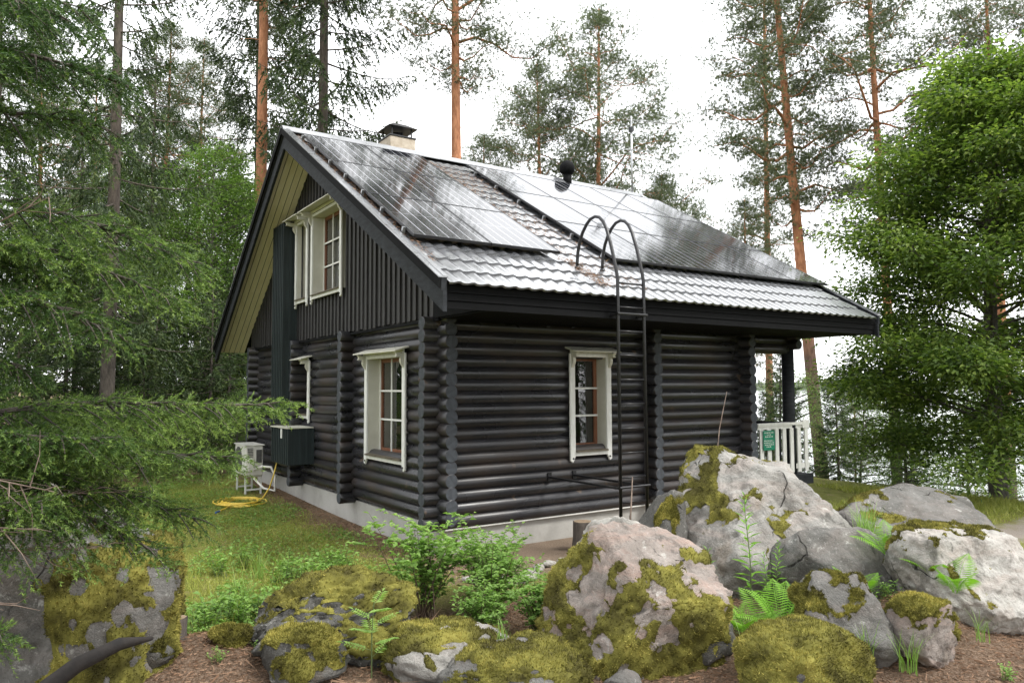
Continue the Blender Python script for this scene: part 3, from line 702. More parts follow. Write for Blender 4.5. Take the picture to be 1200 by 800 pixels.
# aerial
an = thing('tv_aerial', 'thin grey television aerial mast at the far ridge end', 'aerial', (7.32, 4.3, 6.2))
MB().tube([(0, 0, 0), (0, 0, 2.12)], .022, 8).build('mast', MAT['grey_metal'], an, True)
MB().tube([(-.12, .02, 2.02), (1.25, -.25, 2.10)], .012, 6).build('boom', MAT['grey_metal'], an)
for k in range(15):
    x = -.08 + k * .092; MB().tube([(x + .0, -.10 - .2 * x, 2.03 + .058 * x), (x, .10 - .2 * x, 2.03 + .058 * x)], .005, 5).build('element', MAT['grey_metal'], an)
MB().tube([(-.28, .03, 1.30), (.5, -.1, 1.36)], .008, 6).build('lower_boom', MAT['grey_metal'], an)
for k in range(4): MB().tube([(-.25 + k * .22, -.16, 1.31), (-.25 + k * .22, .16, 1.31)], .005, 5).build('element', MAT['grey_metal'], an)
MB().box(-.035, .035, -.05, .05, 1.75, 1.86).build('amplifier', MAT['black'], an)

# ------------------------------------------------------------------ steel ladder
ld = thing('steel_ladder', 'black steel ladder with curved grab hoops reaching over the eave', 'ladder', (1.60, -1.50, 0))
LW = .425
for s in (0, LW):
    pts = [(s, a, c) for a, c in ((0, .40), (0, 3.36), (.02, 3.47), (.06, 3.62), (.12, 3.82), (.19, 4.01), (.25, 4.11), (.32, 4.175), (.40, 4.20), (.49, 4.185), (.57, 4.13), (.65, 4.04), (.71, 3.93), (.75, 3.80), (.765, 3.68), (.765, 3.58))]
    MB().tube(pts, .021, 8).build('stile', MAT['black'], ld, True)
    MB().tube([(s, .765, 3.575), (s, .765, 3.62)], .034, 10).build('hoop_foot', MAT['black'], ld, True)
for k in range(11):
    z = .40 + k * .2915; MB().tube([(.02, 0, z), (LW - .02, 0, z)], .0125, 6).build('rung', MAT['black'], ld, True)
for z in (.86, 2.93):
    for s in (0, LW):
        MB().box(s - .02, s + .02, .021, 1.41, z - .012, z + .012).build('wall_bracket', MAT['black'], ld)
        MB().box(s - .03, s + .03, 1.395, 1.415, z - .05, z + .06).build('bracket_plate', MAT['black'], ld)
    MB().tube([(-.03, -.025, z + .01), (LW + .03, -.025, z + .01)], .016, 6).build('bracket_bar', MAT['black'], ld)
# ------------------------------------------------------------------ heat pump and hose
ac = thing('heat_pump', 'cream outdoor heat pump unit on white stand beside the gable wall', 'heat pump', (-.62, 6.15, .06))
bevel(MB().box(-.16, .16, 0, .80, .38, .94).build('body', MAT['acwhite'], ac), .02, 3)
MB().box(-.18, .18, -.012, .81, .935, .955).build('top_cover', MAT['acwhite'], ac)
bevel(MB().box(-.12, -.01, -.03, -.001, .46, .70).build('pipe_cover', MAT['acwhite'], ac), .01)
MB().box(.03, .13, -.012, -.001, .62, .86).build('handle_recess', MAT['acdark'], ac)
for k in range(6): MB().box(-.13, -.03, -.010, -.001, .73 + k * .03, .742 + k * .03).build('louvre', MAT['acdark'], ac)
MB().tube([(-.162, .5, .66), (-.175, .5, .66)], .24, 24).build('fan_grille', MAT['acdark'], ac)
for yy in (.08, .70):
    for xx in (-.15, .13): MB().box(xx, xx + .03, yy, yy + .03, -.08, .36).build('leg', MAT['white'], ac)
    MB().box(-.15, .16, yy, yy + .03, .355, .38).build('bearer', MAT['white'], ac); MB().box(-.12, .13, yy + .008, yy + .022, .10, .13).build('cross_bar', MAT['white'], ac)
lp = MB(); pts = [(.0, -.03, .5), (.10, -.16, .56), (.22, -.3, .55), (.28, -.36, .40), (.28, -.36, .12), (.12, -.2, .16), (-.02, -.05, .34)]
lp.tube(pts, .022, 8); lp.build('refrigerant_pipe', MAT['acwhite'], ac, True)
hs = MB(); pts = []
pts += [(-.45, 5.28, .80), (-.50, 5.3, .55), (-.56, 5.36, .3), (-.66, 5.42, .12)]
for k in range(130):
    a = k * .42; r_ = .40 + .06 * math.sin(k * .31) + .05 * math.sin(k * .13); pts.append((-1.05 + r_ * .78 * math.cos(a) + .05 * math.sin(k * .07), 5.4 + r_ * 1.05 * math.sin(a) + .05 * math.cos(k * .09), .055 + .03 * (.5 + .5 * math.sin(k * .23)) + .0003 * k))
pts += [(-1.4, 4.95, .07), (-1.55, 4.75, .06)]
hs.tube(pts, .013, 6); o = hs.build('garden_hose', MAT['hose'], None, True); tag(o, 'yellow garden hose coiled on the lawn by the heat pump', 'hose')
MB().tube([(-1.54, 4.76, .06), (-1.62, 4.66, .06)], .017, 8).build('nozzle', MAT['blue'], o)
# ------------------------------------------------------------------ boulders
YAW = R(-33.8)
def fbm(V, scale, octaves=4, seed=0, gain=.5):
    out = np.empty(len(V)); S = (np.asarray(V) * scale + seed * 17.3)
    for i, p in enumerate(S.tolist()): out[i] = noise.fractal(p, 1.0, 2.1, octaves, noise_basis='PERLIN_ORIGINAL')
    return out
_ico = {}
def ico(sub):
    if sub not in _ico:
        bm = bmesh.new(); bmesh.ops.create_icosphere(bm, subdivisions=sub, radius=1); bm.verts.ensure_lookup_table()
        _ico[sub] = (np.array([v.co[:] for v in bm.verts]), np.array([[v.index for v in f.verts] for f in bm.faces])); bm.free()
    return _ico[sub]
def boulder(name, label, xy, half, mat, seed, rz=0., tilt=(0, 0), planes=6, cuts=(), moss=None, sub=5, rough=.09, sink=.25, group=None, zoff=0, fuzz=9000):
    """half: (half width across, half depth, full height over the ground). cuts: (normal, dist) facets in unit-sphere space."""
    rr = np.random.default_rng(seed); V, F = ico(sub); V = V.copy()
    V = np.sign(V) * np.abs(V) ** .82
    V = V / np.abs(V).max()
    nrm = [unit(rr.normal(size=3)) for _ in range(planes)]; cl = [(n_, rr.uniform(.62, .85)) for n_ in nrm] + [(unit(np.array(n_, float)), d_) for n_, d_ in cuts]
    for n_, d_ in cl:
        ex = np.maximum(V @ n_ - d_, 0); V -= ex[:, None] * n_ * .9
    r0 = unit(V)
    V += r0 * (fbm(V, 1.1, 2, seed) * rough * 1.6 + fbm(V, 3.2, 4, seed + 3) * rough * .8)[:, None]
    cr_ = np.abs(fbm(V, 1.7, 3, seed + 9)); V -= r0 * (np.maximum(.05 - cr_, 0) * rough * 9)[:, None]
    V += r0 * (fbm(V, 11, 5, seed + 5) * rough * .40)[:, None]
    zt = V[:, 2].max(); hz = half[2] * (1 + sink) / 2
    V = V * [half[0] / max(V[:, 0].max(), -V[:, 0].min()), half[1] / max(V[:, 1].max(), -V[:, 1].min()), hz / zt]
    M = np.array(Matrix.Rotation(tilt[0], 3, 'X') @ Matrix.Rotation(tilt[1], 3, 'Y')); V = V @ M.T
    V[:, 2] += half[2] - V[:, 2].max()
    z0 = float(ground_z(*xy)) + zoff
    t = thing(name, label, 'boulder' if half[0] > .2 else 'rock', (xy[0], xy[1], z0), YAW + rz, group)
    V0 = V.copy()
    me = np_mesh('stone', V, F, mat, smooth=True); obj('stone', me, t)
    if moss is not None:
        cov, zw, bias = moss                           # coverage, weight of upward faces, optional directional bias
        N_ = np.empty(len(V) * 3, np.float32); me.vertices.foreach_get('normal', N_); N_ = N_.reshape(-1, 3)
        m_ = fbm(V0, 2.2, 5, seed + 21) * .9 + (N_[:, 2] - .35) * zw + (V0 / np.array([half[0], half[1], half[2]])) @ np.array(bias) + (cov - .5) * 1.6 + fbm(V0, 8, 5, seed + 31) * .6
        th_ = np.clip(m_ * 2.2, 0, 1); keep = (m_[F] > -.14).all(1) & (V0[F][:, :, 2].mean(1) > -.02)
        if keep.sum() > 20:
            Vm = V0 + N_ * (np.where(m_ < .02, (m_ - .02) * .25, 0) + th_ * (.012 + .012 * fbm(V0, 16, 3, seed + 41) + .024 * np.clip(fbm(V0, 7, 2, seed + 51) + .25, 0, 1)))[:, None]
            used = np.unique(F[keep]); mp = -np.ones(len(V), int); mp[used] = np.arange(len(used))
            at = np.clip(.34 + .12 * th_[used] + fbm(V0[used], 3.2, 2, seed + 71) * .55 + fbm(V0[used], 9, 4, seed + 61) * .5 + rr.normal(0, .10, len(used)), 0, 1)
            fk = mp[F[keep]]; vm = Vm[used]
            tri = vm[fk]; area = np.linalg.norm(np.cross(tri[:, 1] - tri[:, 0], tri[:, 2] - tri[:, 0]), axis=1) * (m_[used][fk].mean(1) > -.01) + 1e-12; nfz = int(min(fuzz, area.sum() * 26000))
            pick = rr.choice(len(fk), nfz, p=area / area.sum()); w = rr.dirichlet((1, 1, 1), nfz)
            pb_ = (tri[pick] * w[..., None]).sum(1); nb = unit(N_[used][fk[pick]].mean(1) + rr.normal(0, .45, (nfz, 3)) + [0, 0, .25])
            bv_, bf_ = blades(pb_ - nb * .004, nb, rr.uniform(.012, .028, nfz), rr.uniform(.005, .011, nfz))
            ab = np.repeat(np.clip(at[fk[pick, 0]] + rr.normal(0, .16, nfz), 0, 1), 3); at = np.clip(at * .6, 0, 1)  # moss base darkened to imitate shade under the fuzz
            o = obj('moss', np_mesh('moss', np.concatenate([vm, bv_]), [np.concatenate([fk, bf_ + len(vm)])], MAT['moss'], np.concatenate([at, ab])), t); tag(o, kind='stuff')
    return t
M_ = MAT
boulder('boulder', 'tall dark boulder with mustard moss and lichen under the spruce boughs', (-4.13, -2.25), (.83, .75, 1.36), M_['rock_grey'], 11, .25, (0, .05), 3, [((-.45, -.85, .1), .52), ((.62, -.70, .28), .60), ((.98, .05, .1), .82)], (.33, .10, (.60, -.12, -.02)), rough=.06, fuzz=16000, sub=6)
boulder('boulder', 'layered mossy rock with a dark undercut and fallen needles', (-2.33, -2.62), (.66, .62, .60), M_['rock_dark'], 23, .1, (-.12, -.08), 4, [((.1, -.8, .45), .6), ((-.7, -.3, .6), .62)], (.50, .75, (.22, 0, .1)), rough=.12, sub=6)
boulder('boulder', 'squat dark block with a mossy cap below the layered rock', (-2.72, -3.16), (.30, .30, .31), M_['rock_dark'], 37, .4, (0, .1), 4, [((.2, -.95, .2), .55)], (.50, .9, (0, 0, .1)), sub=4)
boulder('boulder', 'low needle strewn mossy rock with one bare white patch', (-1.80, -3.45), (.50, .42, .34), M_['rock_pale'], 41, .1, (0, .08), 3, (), (.55, .6, (0, 0, 0)), rough=.09)
boulder('boulder', 'flat mossy rock with white lichen in front of the pink boulder', (-1.66, -4.02), (.52, .42, .30), M_['rock_grey'], 43, 0, (0, -.1), 3, (), (.64, .6, (0, 0, 0)), rough=.09)
boulder('boulder', 'large pink granite boulder with a broad green moss belt', (-.50, -3.98), (.78, .62, 1.0), M_['rock_pink'], 58, 0, (.10, -.28), 3, [((-.62, -.35, .70), .50), ((-.55, -.55, .55), .60), ((.55, -.2, .75), .62), ((.35, -.85, -.35), .55)], (.44, -.20, (.05, -.42, .0)), rough=.075, sink=.55, fuzz=18000, sub=6)
boulder('boulder', 'whitish boulder behind the pink one with moss on its shoulder', (.20, -3.05), (.42, .40, .86), M_['rock_white'], 61, .2, (0, -.25), 4, [((-.6, -.4, .6), .5)], (.22, .2, (-.5, -.2, -.3)))
boulder('boulder', 'huge pale grey boulder with moss cushions on its left shoulder', (2.12, -3.12), (1.16, .95, 1.40), M_['rock_pale'], 77, -.05, (-.05, .12), 3, [((.1, 0, 1), .72), ((.72, -.05, .60), .60), ((-.75, -.35, .45), .66), ((.2, -.85, .45), .70)], (.16, .30, (-.62, .0, .22)), rough=.07, fuzz=14000, sub=6)
boulder('boulder', 'dark lichen covered slab leaning on the huge pale boulder', (.90, -2.74), (.30, .26, 1.06), M_['rock_dark'], 83, .2, (0, .30), 3, [((-.8, -.2, .55), .45)], (.25, .1, (0, 0, .2)), rough=.07, sub=4)
boulder('boulder', 'angular grey slab rock wedged below the huge pale boulder', (1.66, -4.20), (.58, .42, .72), M_['rock_grey'], 91, -.1, (.25, .42), 4, [((.1, -.5, .85), .42), ((-.1, -.95, -.1), .6)], None, rough=.05)
boulder('boulder', 'smooth grey rock with ochre moss streaks beside the fern', (.82, -4.86), (.40, .38, .57), M_['rock_grey'], 97, .1, (0, .12), 4, [((.75, -.3, .5), .55)], (.08, .30, (-.3, -.1, .25)))
boulder('boulder', 'round yellow green moss cushion rock in the foreground', (-.04, -5.10), (.45, .42, .40), M_['rock_grey'], 103, 0, (0, .05), 2, (), (.92, .2, (0, 0, .1)), rough=.09, fuzz=18000)
boulder('boulder', 'broad white granite boulder with patches of moss on its back', (2.16, -4.98), (.58, .58, .74), M_['rock_white'], 109, -.1, (-.1, .36), 3, [((.2, -.8, .5), .62), ((-.3, -.1, .9), .58)], (.14, .6, (-.35, .1, .15)), rough=.07, fuzz=14000, sub=6)
boulder('boulder', 'wide grey boulder behind, beside the gravel path', (4.50, -3.28), (.98, .7, .84), M_['rock_grey'], 113, 0, (0, .10), 4, [((.0, -.5, .85), .5)], (.20, .5, (-.3, 0, .2)), rough=.06)
boulder('boulder', 'rough dark grey boulder against the back of the wide one', (5.18, -3.25), (.55, .5, .76), M_['rock_dark'], 127, .3, (0, .2), 4, (), None, sub=4)
boulder('boulder', 'small moss capped brown rock in front of the white boulder', (1.10, -5.26), (.27, .26, .42), M_['rock_pink'], 131, .2, (0, .2), 4, [((.3, -.9, .1), .55)], (.40, .9, (-.1, 0, .25)))
boulder('boulder', 'shadowed rock tucked under the pink boulder', (-.10, -4.25), (.26, .24, .34), M_['rock_dark'], 137, 0, (0, -.3), 7, (), None, sub=4)
boulder('stone', 'small bare grey stone between the mossy rocks', (-1.02, -4.40), (.13, .12, .13), M_['rock_grey'], 139, 0, (0, 0), 3, (), None, sub=4)
boulder('stone', 'small moss covered stone beside the thin stump', (-3.55, -2.55), (.17, .15, .16), M_['rock_dark'], 149, 0, (0, 0), 3, (), (.8, .5, (0, 0, 0)), sub=4)
boulder('stone', 'small ochre moss stone on the needle litter', (-3.05, -2.45), (.12, .10, .11), M_['rock_dark'], 151, 0, (0, 0), 3, (), (.85, .5, (0, 0, 0)), sub=4)
boulder('boulder', 'dark stone in the gap below the grey slab rock', (1.15, -4.45), (.32, .26, .30), M_['rock_dark'], 153, 0, (0, 0), 4, (), None, sub=4)
for k in range(9):          # pale edging stones along the sand strip
    f = k / 8; x = .95 - f * 1.3; y = -1.22 - f * .25 + .1 * math.sin(k)
    boulder('edging_stone', 'small whitish edging stone between the sand strip and the shrub', (x, y), (.09 + .03 * (k % 3), .07, .07), M_['rock_white'], 200 + k, k * .7, sub=2, group='edging stones')
chip = MB().box(-.13, .13, -.05, .05, -.008, .008).build('bark_chip', M_['orange_board']); chip.location = (-2.02, -2.95, .50); chip.rotation_euler = (.3, .15, -.9); tag(chip, 'flat orange bark chip lying on the layered mossy rock', 'bark chip')

# ------------------------------------------------------------------ stumps, root
def stump(xy, r_, h, label, lean=0):
    z = float(ground_z(*xy)); t = thing('tree_stump', label, 'stump', (xy[0], xy[1], z)); b = MB(); rings = []
    seg = 20; rr = random.Random(int(r_ * 1000)); jit = [rr.uniform(.9, 1.1) for _ in range(seg)]
    vs = []; zs = (-.1, .0, h * .4, h * .8, h - .01, h)
    for i, z_ in enumerate(zs):
        k = (1.35, 1.18, 1.03, 1.0, 1.0, .96)[i]
        vs += [(math.cos(2 * math.pi * a / seg) * r_ * k * jit[a] + lean * z_, math.sin(2 * math.pi * a / seg) * r_ * k * jit[a], z_) for a in range(seg)]
    fs = [(i * seg + a, i * seg + (a + 1) % seg, (i + 1) * seg + (a + 1) % seg, (i + 1) * seg + a) for i in range(5) for a in range(seg)]
    b.add(vs, fs); b.build('bark', M_['sprucebark'], t, True)
    MB().add([(v[0] * .97, v[1] * .97, h + .001) for v in vs[-seg:]], [tuple(range(seg))]).build('cut_face', M_['cutwood'], t)
stump((1.63, -.75), .125, .36, 'upright cut stump by the foundation under the window')
stump((-3.36, -2.12), .062, .16, 'thin cut stump in the needle litter beside the dark boulder', .1)
rt = MB(); rt.tube([(-4.58, -3.22, .12), (-4.3, -3.05, .30), (-4.05, -2.98, .44), (-3.82, -2.92, .50), (-3.62, -2.82, .47)], [.05, .055, .05, .04, .012], 8)
tag(rt.build('fallen_branch', M_['deadroot'], None, True), 'black curved dead branch lying across the dark boulder', 'branch')
st = MB(); st.tube([(1.50, -1.72, float(ground_z(1.5, -1.72))), (1.53, -1.74, .55), (1.59, -1.72, 1.02)], [.016, .012, .006], 6)
tag(st.build('dead_stalk', M_['deadtwig'], None, True), 'dry brown stalk standing beside the foot of the ladder', 'stalk')
st = MB(); st.tube([(2.62, -2.0, 0.0), (2.66, -2.0, .9), (2.80, -1.98, 1.55), (2.95, -1.98, 2.0)], [.012, .010, .006, .002], 6)
tag(st.build('dead_stalk', M_['deadtwig'], None, True), 'thin dry stalk rising above the huge pale boulder', 'stalk')

# ------------------------------------------------------------------ trees
class Skel:
    """collects tubes quickly"""
    def __init__(s): s.mb = MB()
    def limb(s, pts, r0, r1, seg=5):
        n = len(pts); s.mb.tube(pts, [r0 + (r1 - r0) * (i / (n - 1)) for i in range(n)], seg, False)
def trunk_mesh(H, r0, r1, bend, seed, mat, seg=12, lean=(0, 0), n=16):
    rr = random.Random(seed); pts = []; ph = rr.uniform(0, 6)
    for i in range(n + 1):
        f = i / n; z = -.6 + f * (H + .6)
        pts.append(Vector((lean[0] * f * H + bend * math.sin(f * 2.6 + ph) - bend * math.sin(ph), lean[1] * f * H + bend * .6 * math.cos(f * 3.1 + ph) - bend * .6 * math.cos(ph), z)))
    rad = [r0 * (1.25 if i == 0 else 1) * (1 - f) ** .75 + r1 for i, f in ((i, i / n) for i in range(n + 1))]
    b = MB(); b.tube(pts, rad, seg, True)
    def at(z):
        f = max(0, min(1, (z + .6) / (H + .6))) * n; i = min(int(f), n - 1); return pts[i].lerp(pts[i + 1], f - i)
    return b.mesh('trunk', mat, True), at
def join_trunk(tm, sk):
    b = MB(); b.add([v.co[:] for v in tm.vertices], [tuple(p.vertices) for p in tm.polygons]); b.add(sk.mb.v, sk.mb.f)
    return b.mesh('trunk', tm.materials[0], True)
def place(name, label, cat, loc, rz, parts, scale=1., group=None, tilt=(0, 0)):
    z = float(ground_z(loc[0], loc[1])); t = thing(name, label, cat, (loc[0], loc[1], z), rz, group); t.scale = (scale,) * 3
    t.rotation_euler = (tilt[0], tilt[1], rz)
    for nm, me in parts: obj(nm, me, t)
    return t

def make_pine(seed, H, hb, Rc, r0=.16, nl=46, lean=(0, 0), bend=.15, dens=1.0, needle=.115, nw=.0155, top=None):
    rr = random.Random(seed); g = np.random.default_rng(seed)
    tm, at = trunk_mesh(H, r0, .02, bend, seed, MAT['pinebark'], 12, lean)
    sk = Skel(); cen = []; dr = []
    for i in range(nl):
        f = (i + rr.random()) / nl; z = hb + (H - hb) * f; a = i * 2.399 + rr.uniform(-.5, .5)
        prof = (math.sin(math.pi * min(1, (f * .86 + .16))) ** .8) if f > .12 else .45 + f * 3
        L = Rc * prof * rr.uniform(.55, 1.12); p0 = at(z); d = Vector((math.cos(a), math.sin(a), 0)); up = rr.uniform(-.12, .25) + .45 * f
        pts = []; side = Vector((-d.y, d.x, 0)) * rr.uniform(-.25, .25)
        for k in range(6):
            u = k / 5; pts.append(p0 + d * L * u + side * L * u * u + Vector((0, 0, L * (up * u - .28 * u * (1 - u) + .10 * math.sin(u * 7 + i)))))
        sk.limb(pts, max(.012, .055 * (1 - f) * L / Rc + .012), .006, 5)
        nc = max(3, int(L * 3.4 * dens) + 1)
        for c in range(nc):
            u = .38 + .66 * ((c + rr.random()) / nc); k = min(int(u * 5), 4); q = pts[k].lerp(pts[k + 1], min(u * 5 - k, 1.2))
            off = Vector((rr.gauss(0, .3), rr.gauss(0, .3), rr.gauss(.08, .14))) * (L * .42 + .25) * (1.1 if c < nc - 1 else .3)
            cc = q + off; sk.limb([q, q.lerp(cc, .5) + Vector((0, 0, -.03)), cc], .010, .004, 3)
            m = int(g.integers(38, 60)); s_ = rr.uniform(.18, .36)
            pp = np.array(cc)[None] + g.normal(size=(m, 3)) * [s_, s_, s_ * .5]
            cen.append(pp); dr.append(unit((pp - np.array(cc)) * 1.2 + np.array([d.x * .25, d.y * .25, .22]) + g.normal(0, .12, (m, 3))))
    for k in range(9):                       # dead stubs below the crown
        z = rr.uniform(hb * .45, hb); a = rr.uniform(0, 6.28); p0 = at(z); L = rr.uniform(.15, .9); d = Vector((math.cos(a), math.sin(a), rr.uniform(-.25, .2)))
        sk.limb([p0, p0 + d * L * .5, p0 + d * L + Vector((0, 0, rr.uniform(-.15, .15)))], .018, .004, 4)
    C_ = np.concatenate(cen); D_ = np.concatenate(dr); n = len(C_); kk = 10
    B = np.repeat(C_, kk, 0); DD = unit(np.repeat(D_, kk, 0) * .75 + g.normal(0, .62, (n * kk, 3)))
    V, F = blades(B, DD, g.uniform(.7, 1.15, n * kk) * needle, g.uniform(.8, 1.3, n * kk) * nw)
    at_ = np.repeat(np.clip(np.repeat(g.normal(.45, .2, n), kk) + g.normal(0, .1, n * kk), 0, 1), 3)
    return [('trunk', join_trunk(tm, sk)), ('crown', np_mesh('crown', V, F, MAT['pine'], at_))]

def make_spruce(seed, H, hb, Rc, r0=.15, hang=.5, dens=1.0, nw=.030, nb=None, mat='spruce', flat=.55):
    rr = random.Random(seed); g = np.random.default_rng(seed)
    tm, at = trunk_mesh(H, r0, .012, .08, seed, MAT['sprucebark'], 10)
    sk = Skel(); S = []; E = []; nb = nb or int((H - hb) / .19)
    for i in range(nb):
        f = (i + rr.random() * .8) / nb; z = hb + (H - hb) * f; a = i * 2.399 + rr.uniform(-.4, .4)
        L = Rc * (1 - f) ** flat * rr.uniform(.7, 1.1); L = max(L, .12); p0 = at(z); d = Vector((math.cos(a), math.sin(a), 0)); sd = Vector((-d.y, d.x, 0))
        dp = -.42 + .75 * f + rr.uniform(-.1, .1); pts = []
        for k in range(6):
            u = k / 5; pts.append(p0 + d * L * u + Vector((0, 0, L * (dp * u + .22 * u * u * u))))
        sk.limb(pts, .010 + .018 * L / Rc, .004, 4)
        nt_ = max(4, int(L * 15 * dens))
        for j in range(nt_):
            u = .12 + .88 * (j + rr.random()) / nt_; k = min(int(u * 5), 4); q = pts[k].lerp(pts[k + 1], u * 5 - k); s_ = 1 if j % 2 else -1
            l = (.22 + .5 * (1 - u) * L) * rr.uniform(.5, 1.1); l = min(l, .9)
            hd = hang * rr.uniform(.5, 1.3)
            e = q + sd * s_ * l * rr.uniform(.35, 1.0) * (1 - hang * .55) + d * l * .55 * (1 - hang * .3) + Vector((0, 0, -l * hd))
            S.append(q); E.append(e)
            m2 = q.lerp(e, .55); S.append(m2); E.append(m2 + d * l * .3 + sd * s_ * -.1 * l + Vector((0, 0, -l * hd * .8)))
        S.append(pts[4]); E.append(pts[5] + d * .12)
    S = np.array(S); E = np.array(E); ax = E - S; ln = np.linalg.norm(ax, axis=1); kk = np.maximum(7, (ln * 34 * dens).astype(int)); ii = np.repeat(np.arange(len(S)), kk)
    u = g.random(len(ii)); B = S[ii] + ax[ii] * u[:, None]; D_ = unit(unit(ax[ii]) * .9 + g.normal(0, .5, (len(ii), 3)))
    V, F = blades(B, D_, g.uniform(.06, .11, len(ii)) * 1.25, g.uniform(.8, 1.25, len(ii)) * nw)
    at_ = np.repeat(np.clip(g.normal(.40, .2, len(S))[ii] + .25 * (u - .5) + g.normal(0, .08, len(ii)), 0, 1), 3)
    return [('trunk', join_trunk(tm, sk)), ('crown', np_mesh('crown', V, F, MAT[mat], at_))]

def make_broad(seed, H, hb, Rc, r0, nleaf, lsize, mat, bark='greybark', layers=.5, stems=1, lw=.5, levels=3, shape=1.0, nbf=1.0):
    rr = random.Random(seed); g = np.random.default_rng(seed)
    tm, at = trunk_mesh(H * .92, r0, .015, .18, seed, MAT[bark], 12)
    sk = Skel(); tips = []
    nb = int(nbf * (26 + H * 2.6))
    for i in range(nb):
        f = (i + rr.random()) / nb; z = hb + (H * .92 - hb) * f; a = i * 2.399 + rr.uniform(-.4, .4)
        L = Rc * (math.sin(math.pi * min(1, .22 + f * .74)) ** .7 * shape + (1 - shape) * (1 - f)) * rr.uniform(.7, 1.12); p0 = at(z); d = Vector((math.cos(a), math.sin(a), 0)); el = rr.uniform(.1, .5) + .35 * f
        pts = [p0 + d * L * u + Vector((rr.gauss(0, .06) * u, rr.gauss(0, .06) * u, L * (el * u - .22 * u * u))) for u in (0, .2, .4, .6, .8, 1)]
        sk.limb(pts, .016 + .030 * L / Rc, .006, 5)
        for j in range(int(5 + L * 4)):
            u = .22 + .80 * rr.random(); k = min(int(u * 5), 4); q = pts[k].lerp(pts[k + 1], min(1, u * 5 - k)); l = (.25 + .32 * L * (1.1 - u)) * rr.uniform(.6, 1.2)
            b2 = a + rr.uniform(-1.2, 1.2); e = q + Vector((math.cos(b2), math.sin(b2), rr.uniform(-.15, .45))) * l
            sk.limb([q, q.lerp(e, .5) + Vector((0, 0, .03)), e], .008, .003, 3); tips.append((q.lerp(e, .55), b2)); tips.append((e, b2))
    T = np.array([t_[0] for t_ in tips]); per = max(4, nleaf // len(T)); ii = np.repeat(np.arange(len(T)), per); n = len(ii)
    s_ = .22 + .10 * g.random(n); off = g.normal(size=(n, 3)) * np.stack([s_, s_, s_ * layers], -1); B = T[ii] + off
    D_ = unit(off * [1, 1, .4] + g.normal(0, .12, (n, 3)) + [0, 0, -.06]); Nn = unit(g.normal(0, .38, (n, 3)) + [0, 0, 1])
    V, F = leaves(B, D_, Nn, g.uniform(.7, 1.2, n) * lsize, g.uniform(.8, 1.2, n) * lsize * lw)
    at_ = np.repeat(np.clip(g.normal(.42, .26, len(T))[ii] + g.normal(0, .12, n), 0, 1), 4)
    return [('trunk', join_trunk(tm, sk)), ('crown', np_mesh('crown', V, F, MAT[mat], at_))]

# --- pines
P1 = make_pine(1, 24, 11.5, 3.6, .19, 54, bend=.12)
P2 = make_pine(2, 21, 9.0, 3.1, .15, 50, bend=.2)
P3 = make_pine(3, 26, 13.5, 3.3, .20, 46, bend=.12)
P4 = make_pine(4, 17, 4.5, 3.3, .13, 60, bend=.12, dens=1.15)
P5 = make_pine(6, 18, 7.4, 1.95, .17, 44, bend=.08)
P6 = make_pine(8, 21, 8.5, 1.9, .13, 48, bend=.12)
gp = 'pines standing behind the cabin'
place('pine_tree', 'tall pine with bright orange trunk left of the roof peak', 'pine tree', (2.11, 16.4), 1.0, P3, 1.05, gp)
place('pine_tree', 'thick pine with orange trunk rising behind the gap between the solar arrays', 'pine tree', (6.9, 11.6), 4.3, P1, 1.0, gp)
place('pine_tree', 'full crowned pine behind the roof vent', 'pine tree', (27.8, 36.0), .4, P4, 1.78, gp)
place('pine_tree', 'tallest pointed pine behind the aerial', 'pine tree', (31.4, 33.9), 2.4, P4, 2.12, gp)
place('pine_tree', 'smaller distant pine beside the full crowned pine', 'pine tree', (25.5, 40.5), 3.4, P4, 1.45, gp)
place('pine_tree', 'low spreading pine behind the aerial mast', 'pine tree', (35.4, 30.6), 5.0, P4, 1.42, gp)
place('pine_tree', 'straight grey brown pine seen through the porch opening', 'pine tree', (28.6, 16.8), 2.0, P6, 1.5, gp)
place('pine_tree', 'leaning thick pine just beyond the porch railing', 'pine tree', (22.7, 9.8), 0, P5, 1.5, gp, (-.039, -.058))
place('pine_tree', 'slim pine with a short crown behind the far roof slope', 'pine tree', (25.2, 15.4), 1.2, P2, .72, gp)
place('pine_tree', 'straight dark pine standing beside the big green leaf tree', 'pine tree', (23.9, 7.5), 3.0, P2, 1.26, gp)
place('pine_tree', 'forked looking orange pine behind the top of the leaf tree', 'pine tree', (24.5, 3.8), 4.0, P3, .85, gp)
place('pine_tree', 'second orange pine behind the top of the leaf tree', 'pine tree', (25.6, 2.6), 2.7, P3, .82, gp)
place('pine_tree', 'young thin pine on the lake slope', 'pine tree', (21.9, 8.0), 1.9, P4, .34, gp)
for k, (x, y, s, a) in enumerate(((.4, 24.8, .80, 1), (2.6, 28.2, .85, 2), (-3.5, 30, .85, 4), (-1.0, 38, .9, 5), (9.5, 37, .75, .5), (-7, 27, .8, 2.2), (13, 40, .7, 1.3))):
    place('pine_tree', 'slender background pine among the trees left of the roof', 'pine tree', (x, y), a, P2, s, 'slender pines in the forest behind')
